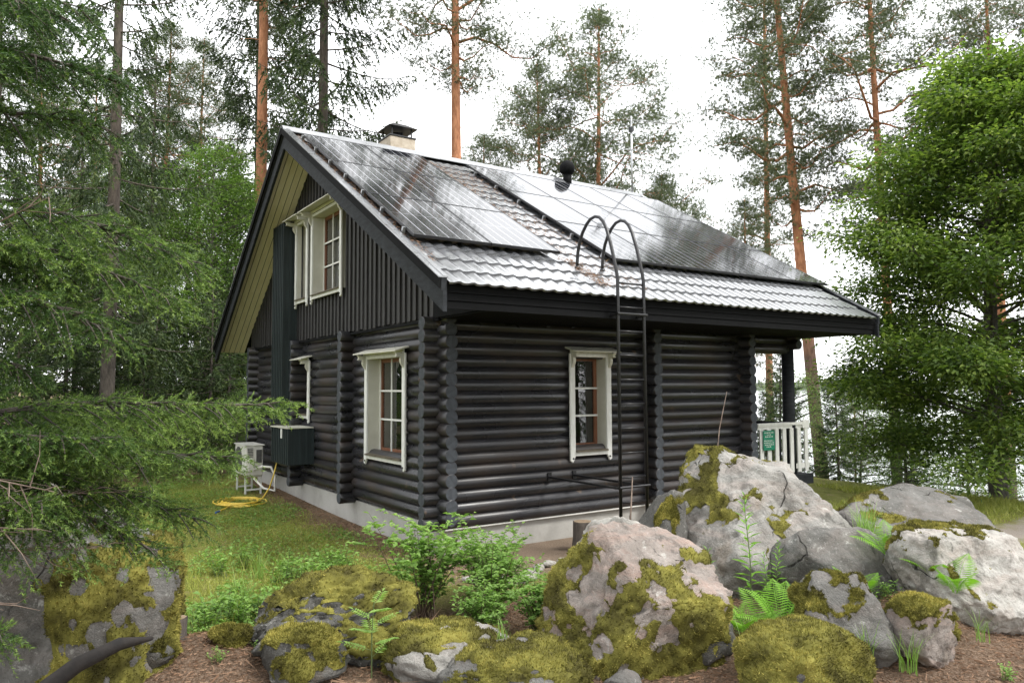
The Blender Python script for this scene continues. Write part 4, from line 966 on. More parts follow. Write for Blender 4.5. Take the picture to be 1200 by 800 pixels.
# --- spruces
S1 = make_spruce(11, 19, 2.0, 2.9, .15, .75, nb=120)
S2 = make_spruce(12, 15, 1.0, 2.5, .13, .62, nb=100)
S3 = make_spruce(13, 6, .2, 1.5, .06, .4, 1.2, nb=70)
gs = 'spruces behind the lawn'
place('spruce_tree', 'dark spruce with bare trunk and drooping boughs left of the lawn', 'spruce tree', (-2.75, 10.0), .3, make_spruce(14, 18, 3.2, 2.4, .15, .8, nb=80), 1.0, gs)
place('spruce_tree', 'big drooping spruce behind the roof peak and chimney', 'spruce tree', (3.8, 15.4), 2.1, S1, 1.42, gs)
place('spruce_tree', 'spruce between the orange pine and the roof peak', 'spruce tree', (3.1, 20.0), .7, S1, 1.25, gs)
place('spruce_tree', 'tall spruce at the far left edge of the forest', 'spruce tree', (-4.9, 14.5), 1.1, S1, .95, gs)
place('spruce_tree', 'spruce close behind the big left spruce', 'spruce tree', (-1.0, 17.5), 4.1, S2, .85, gs)
for k, (x, y, s, a) in enumerate(((-6.8, 18, 1.15, .2), (.9, 21.5, .62, 1.4), (-2.6, 23, .8, 2.9), (3.0, 25, .7, 3.8), (-9.5, 12.5, 1.1, 5.2), (6.5, 27, .7, .8), (-6, 35, .8, 4.0), (1.5, 40, .8, 2.2), (-10, 24, 1.0, 1.9))):
    place('spruce_tree', 'dark background spruce in the depth of the forest', 'spruce tree', (x, y), a, S2, s, 'forest spruces')
for k, (x, y, s, a) in enumerate(((-1.9, 10.6, .62, 0), (-3.4, 12.2, .9, 1), (-.3, 11.8, .75, 2), (-4.4, 9.6, .7, 3), (.6, 13.4, .9, 4), (-1.2, 13.6, .8, 5), (-5.8, 11.2, .9, .6), (-2.4, 15.0, 1.0, 2.5))):
    place('young_spruce', 'young bushy spruce at the back edge of the lawn', 'spruce tree', (x, y), a, S3, s, 'young spruces behind the lawn')
for k, (x, y, s, a) in enumerate(((15.2, 4.4, .55, 0), (14.2, 5.6, .62, 2), (18.4, 4.2, .62, 3), (12.6, 4.8, .36, 5))):
    place('young_spruce', 'small green spruce on the slope between porch and lake', 'spruce tree', (x, y), a, S3, s, 'young spruces on the lake slope')
# --- broadleaf trees
B1 = make_broad(21, 9.6, .9, 3.4, .17, 120000, .116, 'leaf', layers=.55, nbf=2.0, shape=.6)
place('leaf_tree', 'large dense green broadleaf tree beside the gravel path', 'tree', (12.0, -1.15), 2.2, B1, 1.0)
B2 = make_broad(22, 12.0, 1.6, 2.6, .10, 42000, .10, 'birch', layers=.7, nbf=1.4)
for k, (x, y, s, a, l) in enumerate(((.2, 15.2, .80, 0, 'light green birch between the left spruces and the roof'), (-1.2, 20.0, .85, 2, 'birch crown behind the coiled hose corner of the lawn'), (2.2, 19.0, .82, 4, 'birch close behind the orange pine trunk'))):
    place('birch_tree', l, 'birch tree', (x, y), a, B2, s, 'birches behind the lawn')
B3 = make_broad(23, 4.6, .2, 1.3, .035, 9000, .07, 'birch', layers=.6)
for k, (x, y, s, a) in enumerate(((18.2, 5.6, .9, 0), (20.8, 3.4, 1.0, 1), (17.2, .9, .8, 2), (22.0, .5, 1.1, 3), (15.9, 6.3, .8, 4), (19.6, -.6, .9, 5), (23.5, 6.4, 1.0, 2.4))):
    place('sapling', 'loose light green sapling on the lake slope', 'sapling', (x, y), a, B3, s, 'saplings on the lake slope')
for k, (x, y, s, a) in enumerate(((-.2, 9.6, .42, 0), (-1.4, 9.3, .36, 1), (-2.4, 9.8, .45, 2), (.6, 10.2, .5, 3), (-3.3, 9.4, .42, 5))):
    place('bush', 'low leafy bush along the back edge of the lawn', 'bush', (x, y), a, B3, s, 'bushes behind the lawn')
for k, (x, y, s, a) in enumerate(((14.6, -2.9, 1.3, 1), (13.4, 1.4, .7, 2.6), (16.2, -4.4, 1.2, 4.2))):
    place('leafy_sapling', 'leafy sapling growing around the foot of the big broadleaf tree', 'sapling', (x, y), a, B3, s, 'saplings by the big broadleaf tree')

# unseen trees, added to shade the camera side; the window panes mirror them
gm = 'unseen trees added to shade the camera side'
for k, (x, y, kind, s, a) in enumerate(((-12.5, -14.0, 0, 1.0, 0), (-8.0, -19.0, 1, 1.1, 1), (-2.0, -20.5, 0, 1.0, 2), (4.5, -18.0, 1, 1.0, 3), (9.5, -14.5, 2, .95, 4), (13.5, -10.0, 1, .9, 5), (-14.5, -7.0, 2, 1.1, .5), (-13.0, -1.0, 1, 1.1, 1.5), (-11.5, 4.5, 2, 1.0, 2.5), (1.0, -25, 2, 1.2, .8), (-6, -26, 2, 1.2, 2.8), (9, -23, 2, 1.2, 4.8), (16, -17, 2, 1.1, 5.8), (-17, -20, 2, 1.2, 3.3))):
    place('pine_tree' if kind < 2 else 'spruce_tree', 'unseen tree added on the camera side to shade the clearing', 'tree', (x, y), a, (P1, P2, S2)[kind], s, gm)
# ------------------------------------------------------------------ the near spruce whose boughs hang into view from the left
def near_spruce():
    g = np.random.default_rng(5); rr = random.Random(5); base = (-5.35, -3.45); z0 = float(ground_z(*base))
    t = thing('spruce_tree', 'near spruce whose fresh green boughs hang in front of the dark boulder', 'spruce tree', (base[0], base[1], z0))
    tm, at = trunk_mesh(13, .17, .03, .05, 5, MAT['sprucebark'], 14); obj('trunk', tm, t)
    off = Vector((base[0], base[1], z0))
    def bough(zr_, tip, sag, width, dens=1.0, age=.5, back=None):
        """root height on the trunk (world z), tip world position"""
        p0 = at(zr_ - z0); p3 = Vector(tip) - off; n = 14; pts = []; d = (p3 - p0); L = d.length; sdw = Vector((.83, -.56, 0))
        for k in range(n + 1):
            u = k / n; pts.append(p0.lerp(p3, u) + Vector((0, 0, -sag * math.sin(math.pi * u) + .022 * math.sin(u * 9 + zr_ * 5))) + sdw * (.03 * math.sin(u * 7 + zr_ * 11)))
        def pt(u):
            u = max(0, min(.9999, u)) * n; i = int(u); return pts[i].lerp(pts[i + 1], u - i)
        b = MB(); b.tube(pts, [.017 * (1 - k / n) ** .8 + .003 for k in range(n + 1)], 6, False)
        S = []; E = []; tipf = []
        ax = d.normalized(); sd0 = ax.cross(Vector((0, 0, 1))).normalized()
        nl = int(L / .034 * dens)
        for j in range(nl):
            u = .16 + .84 * (j + rr.random()) / nl; q = pt(u); s_ = 1 if j % 2 else -1
            l = width * min(1, .25 + 1.5 * (1 - u)) * rr.uniform(.55, 1.1) * min(1, .35 + u * 1.8)
            sd = (sd0 * s_ * rr.uniform(.5, 1.0) + ax * rr.uniform(.5, .95) + Vector((0, 0, rr.uniform(-.70, .28)))).normalized()
            e = q + sd * l + Vector((0, 0, -.18 * l)); m = q.lerp(e, .5) + Vector((0, 0, .06 * l)); lp = [q, m, e]
            b.tube(lp, [.006, .004, .002], 4, False)
            ns = max(4, int(l / .030 * dens))
            sx = (e - q).normalized(); pn = sx.cross(Vector((0, 0, 1))).normalized()
            for k in range(ns):
                v = .10 + .9 * (k + rr.random() * .8) / ns; qq = q.lerp(m, v * 2) if v < .5 else m.lerp(e, v * 2 - 1)
                s2 = 1 if k % 2 else -1; l2 = rr.uniform(.065, .125) * (1.25 - .45 * v)
                dd = (sx * rr.uniform(.55, 1.0) + pn * s2 * rr.uniform(.45, .9) + Vector((0, 0, rr.uniform(-.6, .12)))).normalized()
                S.append(qq); E.append(qq + dd * l2); tipf.append(.30 + .22 * v)
                if rr.random() < .7:
                    q3 = qq + dd * l2 * .8; S.append(q3); E.append(q3 + (dd + Vector((rr.gauss(0, .5), rr.gauss(0, .5), rr.gauss(-.15, .3)))).normalized() * l2 * .75); tipf.append(.55 + .3 * v * rr.random())
            S.append(lp[1]); E.append(lp[1].lerp(e, .5)); tipf.append(.4); S.append(lp[1].lerp(e, .5)); E.append(e + sx * .03); tipf.append(.85)
        for j in range(int(L / .014)):
            u = .10 + .9 * rr.random(); q = pt(u); dd = (ax * rr.uniform(.5, 1) + sd0 * rr.gauss(0, .6) + Vector((0, 0, rr.uniform(-.2, .75)))).normalized(); l2 = rr.uniform(.05, .11)
            S.append(q); E.append(q + dd * l2); tipf.append(.4 + .3 * u * rr.random())
        S_ = np.array(S); E_ = np.array(E); tf = np.array(tipf) + (age - .5); axv = E_ - S_; kk = np.maximum(12, (np.linalg.norm(axv, axis=1) * 300).astype(int)); ii = np.repeat(np.arange(len(S_)), kk)
        uu = g.random(len(ii)); B = S_[ii] + axv[ii] * uu[:, None]; a1 = unit(axv)[ii]
        rad = unit(np.cross(a1, g.normal(size=(len(ii), 3))) + [0, 0, .25]); D_ = unit(a1 * (.65 + .3 * uu[:, None]) + rad * .75)
        V, F = blades(B, D_, g.uniform(.014, .023, len(ii)), np.full(len(ii), .0044))
        at_ = np.repeat(np.clip(tf[ii] + .22 * (uu - .4) + g.normal(0, .10, len(ii)), 0, 1), 3)
        bo = b.build('bough', MAT['deadtwig'] if False else MAT['sprucebark'], t, True)
        obj('needles', np_mesh('needles', V, F, MAT['nearspruce'], at_), bo)
    # upper boughs
    bough(3.95, (-4.02, -4.22, 3.55), .0, .55, 1.1, .30); bough(4.25, (-4.30, -4.35, 3.78), .0, .55, 1.0, .28); bough(3.60, (-4.08, -3.98, 3.36), -.02, .45, 1.0, .38)
    bough(4.1, (-4.62, -4.75, 3.36), .0, .50, 1.0, .25); bough(4.5, (-4.15, -3.7, 4.1), .0, .6, 1.0, .25); bough(3.4, (-4.55, -4.4, 2.95), .02, .40, .9, .3)
    # middle boughs
    bough(3.05, (-3.60, -3.72, 2.80), -.10, .62, 1.15, .58); bough(2.85, (-3.72, -3.98, 2.56), -.10, .55, 1.15, .5); bough(2.75, (-3.98, -4.18, 2.34), -.06, .50, 1.0, .42); bough(3.0, (-4.15, -3.35, 2.62), -.05, .55, 1.0, .45)
    bough(2.55, (-4.35, -3.9, 2.15), .0, .5, 1.0, .35)
    # lower boughs
    bough(1.85, (-3.10, -3.74, 2.00), -.04, .50, 1.2, .60); bough(1.72, (-3.44, -3.95, 1.72), -.05, .50, 1.2, .52); bough(1.6, (-3.52, -3.70, 1.36), -.16, .60, 1.15, .45); bough(1.5, (-3.74, -3.90, 1.24), -.18, .50, 1.1, .42)
    bough(1.75, (-4.0, -4.12, 1.86), -.02, .45, 1.0, .45); bough(1.3, (-4.30, -4.15, 1.55), -.05, .32, .9, .62); bough(.8, (-4.42, -4.20, 1.02), -.03, .28, .9, .5); bough(1.75, (-3.75, -3.45, 1.72), -.1, .6, 1.0, .4)
    # bare dead twigs
    for k, (zr_, tip) in enumerate(((1.5, (-4.30, -4.3, 1.46)), (1.35, (-4.05, -4.0, 1.30)), (1.25, (-4.45, -4.35, 1.18)), (1.65, (-3.95, -3.9, 1.55)), (2.2, (-4.30, -4.2, 2.95)), (1.1, (-4.50, -4.2, .95)), (1.95, (-4.25, -4.3, 1.62)))):
        p0 = at(zr_ - z0); p1 = Vector(tip) - off; b = MB(); m = p0.lerp(p1, .5) + Vector((0, 0, rr.uniform(-.06, .08))); b.tube([p0, m, p1], [.010, .007, .002], 5, False)
        for j in range(16):
            u = rr.uniform(.25, 1); q = p0.lerp(m, u * 2) if u < .5 else m.lerp(p1, u * 2 - 1); l = rr.uniform(.08, .30); dv = ((p1 - p0).normalized() * .8 + Vector((rr.gauss(0, .5), rr.gauss(0, .5), rr.gauss(-.1, .5)))).normalized()
            e = q + dv * l; b.tube([q, q.lerp(e, .5) + Vector((rr.gauss(0, .02), rr.gauss(0, .02), rr.gauss(0, .02))), e], [.0035, .0025, .001], 3, False)
        b.build('dead_twig', MAT['deadtwig'], t, True)
near_spruce()

# ------------------------------------------------------------------ shrubs and plants
def leafy_plant(seed, H, nstem, spread, lsize, mat, per, stem='stem', lw=.5, droop=.2, branch=True):
    rr = random.Random(seed); g = np.random.default_rng(seed); b = MB(); B = []; D = []; Nn = []; Ls = []
    for s in range(nstem):
        a = rr.uniform(0, 6.28); ln = rr.uniform(.1, 1) * spread; h = H * rr.uniform(.6, 1.05); root = Vector((rr.gauss(0, .05), rr.gauss(0, .05), -.03)); top = root + Vector((math.cos(a) * ln, math.sin(a) * ln, h))
        pts = [root, root.lerp(top, .33) + Vector((0, 0, h * .06)), root.lerp(top, .66) + Vector((0, 0, h * .06)), top]; b.tube(pts, [.007 * H + .0015, .005 * H + .0015, .003 * H + .001, .001], 4, False)
        axes = [(pts, 1.0)]
        if branch:
            for k in range(int(3 + 4 * H)):
                u = rr.uniform(.25, .95) * 3; i = min(int(u), 2); q = pts[i].lerp(pts[i + 1], u - i); a2 = rr.uniform(0, 6.28); e = q + Vector((math.cos(a2), math.sin(a2), rr.uniform(.15, .7))) * rr.uniform(.12, .34) * H
                b.tube([q, q.lerp(e, .5), e], [.002, .0015, .0008], 3, False); axes.append(([q, q.lerp(e, .33), q.lerp(e, .66), e], .6))
        for pp, w in axes:
            for k in range(max(3, int(per * w))):
                u = (.18 + .82 * (k + rr.random()) / max(3, int(per * w))) * 3; u = min(u, 2.999); i = int(u); q = pp[i].lerp(pp[i + 1], u - i); a3 = rr.uniform(0, 6.28)
                B.append(q); D.append((math.cos(a3), math.sin(a3), rr.uniform(-droop, .5))); Ls.append(rr.uniform(.6, 1.15) * lsize)
    B = np.array(B); D = unit(np.array(D)); Nn = unit(g.normal(0, .3, (len(B), 3)) + [0, 0, 1]); Ls = np.array(Ls)
    V, F = leaves(B, D, Nn, Ls, Ls * lw); at_ = np.repeat(np.clip(g.normal(.45, .18, len(B)), 0, 1), 4)
    return [('stems', b.mesh('stems', MAT[stem], True)), ('foliage', np_mesh('foliage', V, F, MAT[mat], at_))]
sh = [leafy_plant(31 + k, 1.0, 20, .62, .075, 'shrub', 22, 'stemred', .52) for k in range(2)]
for k, (x, y, s, a, l) in enumerate(((-1.35, -2.15, .92, 0, 'light green leafy shrub growing in front of the cabin corner'), (-.80, -2.45, .78, 2, 'pale green shrub between the mossy rock and the pink boulder'), (-.55, -2.0, .70, 4, 'shrub reaching towards the sand strip by the foundation'), (-1.15, -2.85, .55, 1, 'low shrub just behind the low mossy rocks'), (-.72, -3.05, .55, 3.3, 'bushy green shrub against the side of the pink boulder'))):
    place('shrub', l, 'shrub', (x, y), a, sh[k % 2], s, 'shrubs before the cabin corner')
hb = [leafy_plant(41 + k, .40, 11, .26, .075, 'herb', 9, 'stem', .55, .3, False) for k in range(3)]
rr = random.Random(9); spots = []
while len(spots) < 46:
    x = rr.uniform(-3.4, -1.2); y = rr.uniform(-1.9, 1.0)
    u = (y + 1.9) / 2.9
    if x < -3.35 + u * .9 or x > -1.75 + u * 1.3: continue
    if rr.random() < .25 + .6 * u * u: continue
    spots.append((x, y))
for k, (x, y) in enumerate(spots):
    place('wild_herb', 'knee high wild green herb at the near edge of the lawn', 'herb', (x, y), rr.uniform(0, 6.28), hb[k % 3], rr.uniform(.45, 1.0), 'wild herbs at the near lawn edge')
for k, (x, y, s) in enumerate(((.25, -4.75, .45), (.55, -4.95, .35), (1.35, -4.72, .5), (1.72, -4.62, .5), (2.75, -4.2, .6), (3.1, -4.3, .6), (-.95, -4.75, .3), (-1.3, -3.15, .5), (-2.9, -2.75, .35), (-3.2, -2.75, .3), (-2.1, -3.6, .3), (.0, -3.3, .6), (.35, -3.2, .6), (1.2, -5.75, .35), (1.75, -5.75, .5), (1.45, -5.9, .4), (2.1, -6.0, .5), (3.5, -5.5, .5), (-1.75, -3.75, .4), (-1.45, -3.9, .35), (-2.0, -2.0, .6), (-1.9, -1.7, .7), (1.55, -4.75, .5), (2.55, -4.35, .6))):
    place('wild_herb', 'small green herb sprouting between the boulders', 'herb', (x, y), k * 1.3, hb[k % 3], s, 'herbs between the boulders')
# rowan seedling
def pinnate(seed, n, L):
    rr = random.Random(seed); B = []; D = []; Ls = []; b = MB(); g = np.random.default_rng(seed)
    b.tube([(0, 0, -.03), (.01, .01, L * .8), (.02, .0, L * 1.5)], [.005, .004, .002], 4, False)
    for s in range(n):
        a = s * 2.4; z = L * (.4 + 1.1 * s / n); d = Vector((math.cos(a), math.sin(a), .35)).normalized(); p0 = Vector((.012, .004, z)); l = L * rr.uniform(.45, .7); e = p0 + d * l
        b.tube([p0, e], [.002, .001], 3, False); sd = d.cross(Vector((0, 0, 1))).normalized()
        for k in range(7):
            for s2 in (-1, 1):
                u = .25 + .75 * k / 7; B.append(p0.lerp(e, u)); v = (sd * s2 + d * .45 + Vector((0, 0, .05))).normalized(); D.append(v[:]); Ls.append(l * .34 * (1 - .35 * abs(u - .55)))
        B.append(e); D.append(d[:]); Ls.append(l * .3)
    B = np.array(B); D = unit(np.array(D)); Ls = np.array(Ls); Nn = unit(g.normal(0, .15, (len(B), 3)) + [0, 0, 1]); V, F = leaves(B, D, Nn, Ls, Ls * .36)
    return [('stems', b.mesh('stems', MAT['stem'], True)), ('foliage', np_mesh('foliage', V, F, MAT['herb'], np.repeat(np.clip(g.normal(.6, .15, len(B)), 0, 1), 4)))]
place('rowan_seedling', 'small rowan seedling in front of the layered mossy rock', 'seedling', (-2.36, -3.40), .4, pinnate(3, 9, .34), 1.0)
# fireweed
def fireweed(seed, H, n):
    rr = random.Random(seed); g = np.random.default_rng(seed); b = MB(); pts = [Vector((.03 * math.sin(k * .9) * k / 5, .02 * k / 5, H * k / 6 - .03)) for k in range(7)]; b.tube(pts, [.006, .0055, .005, .0045, .004, .003, .002], 5, False)
    B = []; D = []; Ls = []
    for k in range(n):
        u = .15 + .85 * (k / n); i = min(int(u * 6), 5); q = pts[i].lerp(pts[i + 1], u * 6 - i); a = k * 2.4; B.append(q); D.append((math.cos(a), math.sin(a), .25 + .9 * u ** 3)); Ls.append(.155 * (1 - .55 * u ** 2) * rr.uniform(.8, 1.15))
    B = np.array(B); D = unit(np.array(D)); Ls = np.array(Ls); Nn = unit(g.normal(0, .2, (len(B), 3)) + [0, 0, 1]); V, F = leaves(B, D, Nn, Ls, Ls * .2, .15)
    return [('stems', b.mesh('stems', MAT['stem'], True)), ('foliage', np_mesh('foliage', V, F, MAT['fern'], np.repeat(np.clip(g.normal(.4, .15, len(B)), 0, 1), 4)))]
fw = [fireweed(51, 1.0, 46), fireweed(52, .8, 38)]
for k, (x, y, s, a, l) in enumerate(((.92, -3.90, 1.02, 0, 'tallest narrow leaved fireweed before the huge pale boulder'), (.60, -3.72, .75, 1, 'short fireweed left of the tallest one'), (1.08, -4.05, .62, 2, 'fireweed with folded leaves just right of the tallest one'), (.42, -3.55, .72, 4, 'fireweed growing close behind the pink boulder'), (.86, -4.1, .55, 5, 'low fireweed above the big fern'))):
    place('fireweed', l, 'wildflower', (x, y), a, fw[k % 2], s, 'fireweed between the boulders')
# ferns: every frond a piece
def frond_mesh(seed, L):
    rr = random.Random(seed); g = np.random.default_rng(seed); B = []; D = []; Ls = []; Ws = []; pts = []
    for k in range(23):
        u = k / 22; pts.append(Vector((L * (u * .80), 0, L * (.62 * u - .42 * u * u))))
    for k in range(2, 23):
        u = k / 22; w = L * .30 * (math.sin(math.pi * min(1, u ** .75 * .93 + .05))) * (1 if u > .15 else .5)
        d = (pts[k] - pts[k - 1]).normalized()
        for s in (-1, 1):
            ax = Vector((d.x * .35, s, d.z * .35 - .12)).normalized(); B.append(pts[k]); D.append(ax[:]); Ls.append(w); Ws.append(.0155 * (L / .6)); m = 0
            for j in range(m):
                v = j / m; q = pts[k] + ax * w * v
                for s2 in (-1, 1): B.append(q); D.append(tuple((Vector((ax.x, ax.y, ax.z)) * .6 + d * s2 * .9)[:])); Ls.append(.0115 * (1 - .5 * v) * (L / .6) + .003)
    B = np.array(B); D = unit(np.array(D)); Ls = np.array(Ls); Nn = unit(g.normal(0, .12, (len(B), 3)) + [0, 0, 1]); V, F = leaves(B, D, Nn, Ls, np.array(Ws), .1)
    b = MB(); b.tube(pts, [.004 * (1 - k / 24) + .001 for k in range(23)], 4, False); vs = np.array(b.v); fs = np.array(b.f)
    at_ = np.concatenate([np.repeat(np.clip(g.normal(.5, .12, len(B)), 0, 1), 4), np.full(len(vs), .6)])
    return np_mesh('frond', np.concatenate([V, vs]), [F, fs + len(V)], MAT['fern'], at_)
frs = [frond_mesh(61, .62), frond_mesh(62, .55)]
def fern(xy, n, s, label, seed, zo=0):
    z = float(ground_z(*xy)) + zo; t = thing('fern', label, 'fern', (xy[0], xy[1], z), 0, 'ferns among the boulders'); r2 = random.Random(seed)
    for k in range(n):
        o = obj('frond', frs[k % 2], t); a = k * 6.28 / n + r2.uniform(-.25, .25); o.rotation_euler = (r2.uniform(-.15, .15), -r2.uniform(.15, .75), a); q = s * r2.uniform(.7, 1.1); o.scale = (q, q, q); o.location = (0.02 * math.cos(a), .02 * math.sin(a), -.01)
fern((.66, -4.38), 13, 1.0, 'largest bright green fern beside the fireweed', 1); fern((.40, -4.30), 9, .85, 'upright fern leaning on the pink boulder', 2)
fern((1.32, -4.62), 6, .62, 'small fern between grey slab and smooth rock', 3, .15); fern((1.95, -4.55), 7, .75, 'fern in the moss of the white boulder', 4, .42); fern((1.62, -5.25), 6, .62, 'fern hanging in front of the white boulder', 5, .25); fern((1.72, -5.05), 5, .55, 'short fern below the white boulder', 6, .2)
fern((2.45, -4.1), 7, .75, 'fern behind the slab rock near the grass tuft', 7, .35)
# grass
def grass_mesh(pts, hmin, hmax, wd, lean=.45, mat='grass'):
    n = len(pts); z = ground_z(pts[:, 0], pts[:, 1]); B = np.stack([pts[:, 0], pts[:, 1], z - .005], -1); D = unit(rng.normal(0, lean, (n, 3)) * [1, 1, 0] + [0, 0, 1])
    V, F = blades(B, D, rng.uniform(hmin, hmax, n), rng.uniform(.7, 1.3, n) * wd); return V, F, np.repeat(np.clip(rng.normal(.45, .22, n), 0, 1), 3)
def patchy(n, x0, x1, y0, y1, keep):
    p = np.stack([rng.uniform(x0, x1, n), rng.uniform(y0, y1, n)], -1); return p[keep(p[:, 0], p[:, 1])]
pn = lambda x, y: np.sin(x * 2.1 + 1.7 * np.sin(y * 1.3)) * np.cos(y * 1.9 + x) * .5 + .3 * np.sin(x * 5.3 + y * 4.1) + .25 * np.sin(9 * x - 7 * y)
A = [grass_mesh(patchy(170000, -5.2, -.25, -2.2, 9.6, lambda x, y: (pn(x, y) + rng.normal(0, .5, len(x)) > -.3) & (x < -.25 - .45 * rng.random(len(x)) ** 2) & (x > -4.0 - .05 * y - .0) & (y > -1.9 + .5 * np.sin(x * 3)) & ~((x > -1.7) & (y < -1.2))), .02, .06, .010, .8)]
A.append(grass_mesh(patchy(2600, -3.3, -1.2, -1.8, 1.2, lambda x, y: pn(x * 1.3, y) > .1), .10, .30, .008, .4))
A.append(grass_mesh(patchy(60000, 5.2, 16, -7.5, 1.2, lambda x, y: ((y + .12 * x < -2.95) | (y + .12 * x > -1.85)) & (pn(x, y) + rng.normal(0, .5, len(x)) > -.6) & (y < .2 - .6 + 0 * x) & (x > 4.6 - .3 * (y + 7))), .04, .14, .012, .6))
A.append(grass_mesh(patchy(9000, 9.0, 13.5, -3.4, 1.0, lambda x, y: rng.random(len(x)) > .2), .08, .2, .014, .5))
cl = patchy(30000, -4.2, -.3, -1.9, 9.3, lambda x, y: (np.sin(x * 3.1 + 2 * np.sin(y * 1.1)) + np.cos(y * 2.7 - x * 1.3) + rng.normal(0, .6, len(x)) > .1) & (x > -4.0 - .05 * y) & ~((x > -1.7) & (y < -1.0)) & (x < -.35))
n = len(cl); Bc = np.stack([cl[:, 0], cl[:, 1], ground_z(cl[:, 0], cl[:, 1]) + rng.uniform(.01, .05, n)], -1); az = rng.uniform(0, 6.28, n); Dc = unit(np.stack([np.cos(az), np.sin(az), rng.uniform(-.1, .5, n)], -1))
Vc, Fc = leaves(Bc, Dc, unit(rng.normal(0, .35, (n, 3)) + [0, 0, 1]), rng.uniform(.02, .05, n), rng.uniform(.015, .034, n))
tag(obj('ground_cover', np_mesh('ground_cover', Vc, Fc, MAT['herb'], np.repeat(np.clip(rng.normal(.45, .25, n), 0, 1), 4))), 'small round leaved weeds growing in the lawn', 'weeds', kind='stuff')
off = 0; Vs = []; Fs = []; At = []
for V, F, a_ in A: Vs.append(V); Fs.append(F + off); At.append(a_); off += len(V)
tag(obj('grass', np_mesh('grass', np.concatenate(Vs), [np.concatenate(Fs)], MAT['grass'], np.concatenate(At))), 'short patchy lawn grass around the cabin', 'grass', kind='stuff')
def tuft(xy, n, h, label, zo=0):
    g = np.random.default_rng(n + int(h * 100)); k = 5; B = np.zeros((n, 3)); B[:, :2] = g.normal(0, .035, (n, 2)); az = g.uniform(0, 6.28, n); ln = g.uniform(.15, .65, n); L = g.uniform(.55, 1.1, n) * h; V = []; F = []; at_ = []
    for i in range(n):
        d = np.array([math.cos(az[i]), math.sin(az[i]), 0]); s = np.array([-d[1], d[0], 0]) * .0035; b0 = i * (2 * k - 1)
        for j in range(k):
            u = j / (k - 1); c = B[i] + d * L[i] * ln[i] * u * u + np.array([0, 0, L[i] * (u - .35 * ln[i] * u * u)])
            if j < k - 1: V += [c - s * (1 - u * .7), c + s * (1 - u * .7)]
            else: V.append(c)
        for j in range(k - 2): F.append((b0 + 2 * j, b0 + 2 * j + 1, b0 + 2 * j + 3)); F.append((b0 + 2 * j, b0 + 2 * j + 3, b0 + 2 * j + 2))
        F.append((b0 + 2 * k - 4, b0 + 2 * k - 3, b0 + 2 * k - 2)); at_ += [g.uniform(.3, .9)] * (2 * k - 1)
    t = obj('grass_tuft', np_mesh('grass_tuft', np.array(V), [np.array(F)], MAT['herb'], np.array(at_))); t.location = (xy[0], xy[1], float(ground_z(*xy)) + zo); tag(t, label, 'grass tuft', 'grass tufts among the boulders')
for xy, n, h, zo, l in (((2.55, -3.98), 60, .42, .42, 'long grass tuft between the huge and the white boulder'), ((2.85, -3.8), 50, .46, .40, 'taller grass tuft beside the wide grey boulder'), ((.05, -4.62), 50, .42, 0, 'arching grass tuft right of the pink boulder'), ((.55, -5.15), 26, .3, .1, 'thin grass in front of the smooth grey rock'), ((.75, -5.35), 30, .34, .05, 'thin grass beside the moss cushion rock'), ((2.3, -4.2), 40, .36, .4, 'grass tuft above the white boulder'), ((-2.55, -.75), 40, .5, 0, 'tall grass tuft among the lawn edge herbs'), ((-2.9, -1.2), 40, .42, 0, 'grass tuft near the dark boulder'), ((-2.1, .3), 30, .42, 0, 'grass tuft far among the lawn herbs'), ((1.55, -5.45), 20, .25, .05, 'little grass tuft under the white boulder'), ((-1.55, -3.75), 18, .2, .25, 'sparse grass on the low mossy rock')):
    tuft(xy, n, h, l, zo)
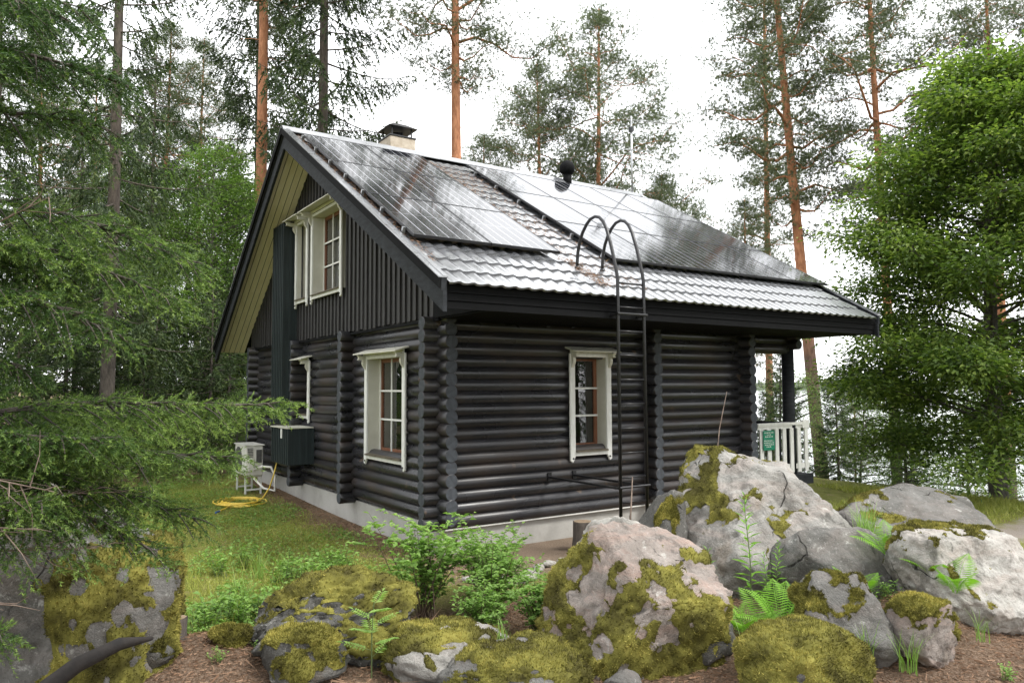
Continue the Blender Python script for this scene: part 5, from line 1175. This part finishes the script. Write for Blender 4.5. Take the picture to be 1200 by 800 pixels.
# needle litter on the ground
def litter():
    n = 68000; p = np.stack([rng.uniform(-4.6, 3.2, n), rng.uniform(-6.2, -1.5, n)], -1); m = (p[:, 1] < -1.9 + .4 * np.sin(p[:, 0] * 2)) | (p[:, 0] < -3); p = p[m]
    q = np.stack([-rng.uniform(.05, .9, 9000) ** 1.0 * .9, rng.uniform(-1, 7.5, 9000)], -1); p = np.concatenate([p, q]); n = len(p)
    B = np.stack([p[:, 0], p[:, 1], ground_z(p[:, 0], p[:, 1]) + rng.uniform(.0, .012, n)], -1); D = unit(rng.normal(size=(n, 3)) * [1, 1, .22])
    V, F = blades(B, D, rng.uniform(.02, .075, n), rng.uniform(.003, .010, n))
    tag(obj('needle_litter', np_mesh('needle_litter', V, F, MAT['litter'], np.repeat(np.clip(rng.normal(.5, .25, n), 0, 1), 3))), 'brown fallen needles and twigs on the ground', 'needle litter', kind='stuff')
    m = 900; p = np.stack([rng.uniform(-4.2, 3.0, m), rng.uniform(-6.0, -2.0, m)], -1); B = np.stack([p[:, 0], p[:, 1], ground_z(p[:, 0], p[:, 1]) + .012], -1); D = unit(rng.normal(size=(m, 3)) * [1, 1, .12])
    V, F = blades(B, D, rng.uniform(.08, .30, m), rng.uniform(.006, .014, m)); tag(obj('fallen_twigs', np_mesh('fallen_twigs', V, F, MAT['litter'], np.repeat(rng.uniform(.2, 1, m), 3))), 'thin pale twigs scattered on the needle litter', 'twigs', kind='stuff')
    # needles caught on the roof between the arrays
    n = 5200; x = np.where(rng.random(n) < .6, rng.normal(1.62, .07, n), rng.uniform(1.5, 2.4, n)); s = rng.uniform(.2, 5.9, n); k = np.sin(s * 3) + np.sin(s * 7.7 + x * 5) > -.9; x = x[k]; s = s[k]
    x2 = rng.uniform(-.72, -.56, 900); s2 = rng.uniform(.5, 6, 900); x = np.concatenate([x, x2]); s = np.concatenate([s, s2]); n = len(x)
    B = np.stack([x, EY + s * cs - .02, EZ + s * sn + .045 + rng.uniform(0, .02, n)], -1); D = unit(rng.normal(size=(n, 3)) + np.array([0, -cs, -sn]) * .4); D[:, 2] = D[:, 1] * SR + rng.normal(0, .2, n); D = unit(D)
    V, F = blades(B, D, rng.uniform(.03, .07, n), rng.uniform(.004, .009, n))
    tag(obj('roof_litter', np_mesh('roof_litter', V, F, MAT['litter'], np.repeat(np.clip(rng.normal(.6, .2, n), 0, 1), 3))), 'rusty brown pine needles caught on the roof tiles between the solar arrays', 'needle litter', kind='stuff')
litter()
# red brown needle bank below the white boulder
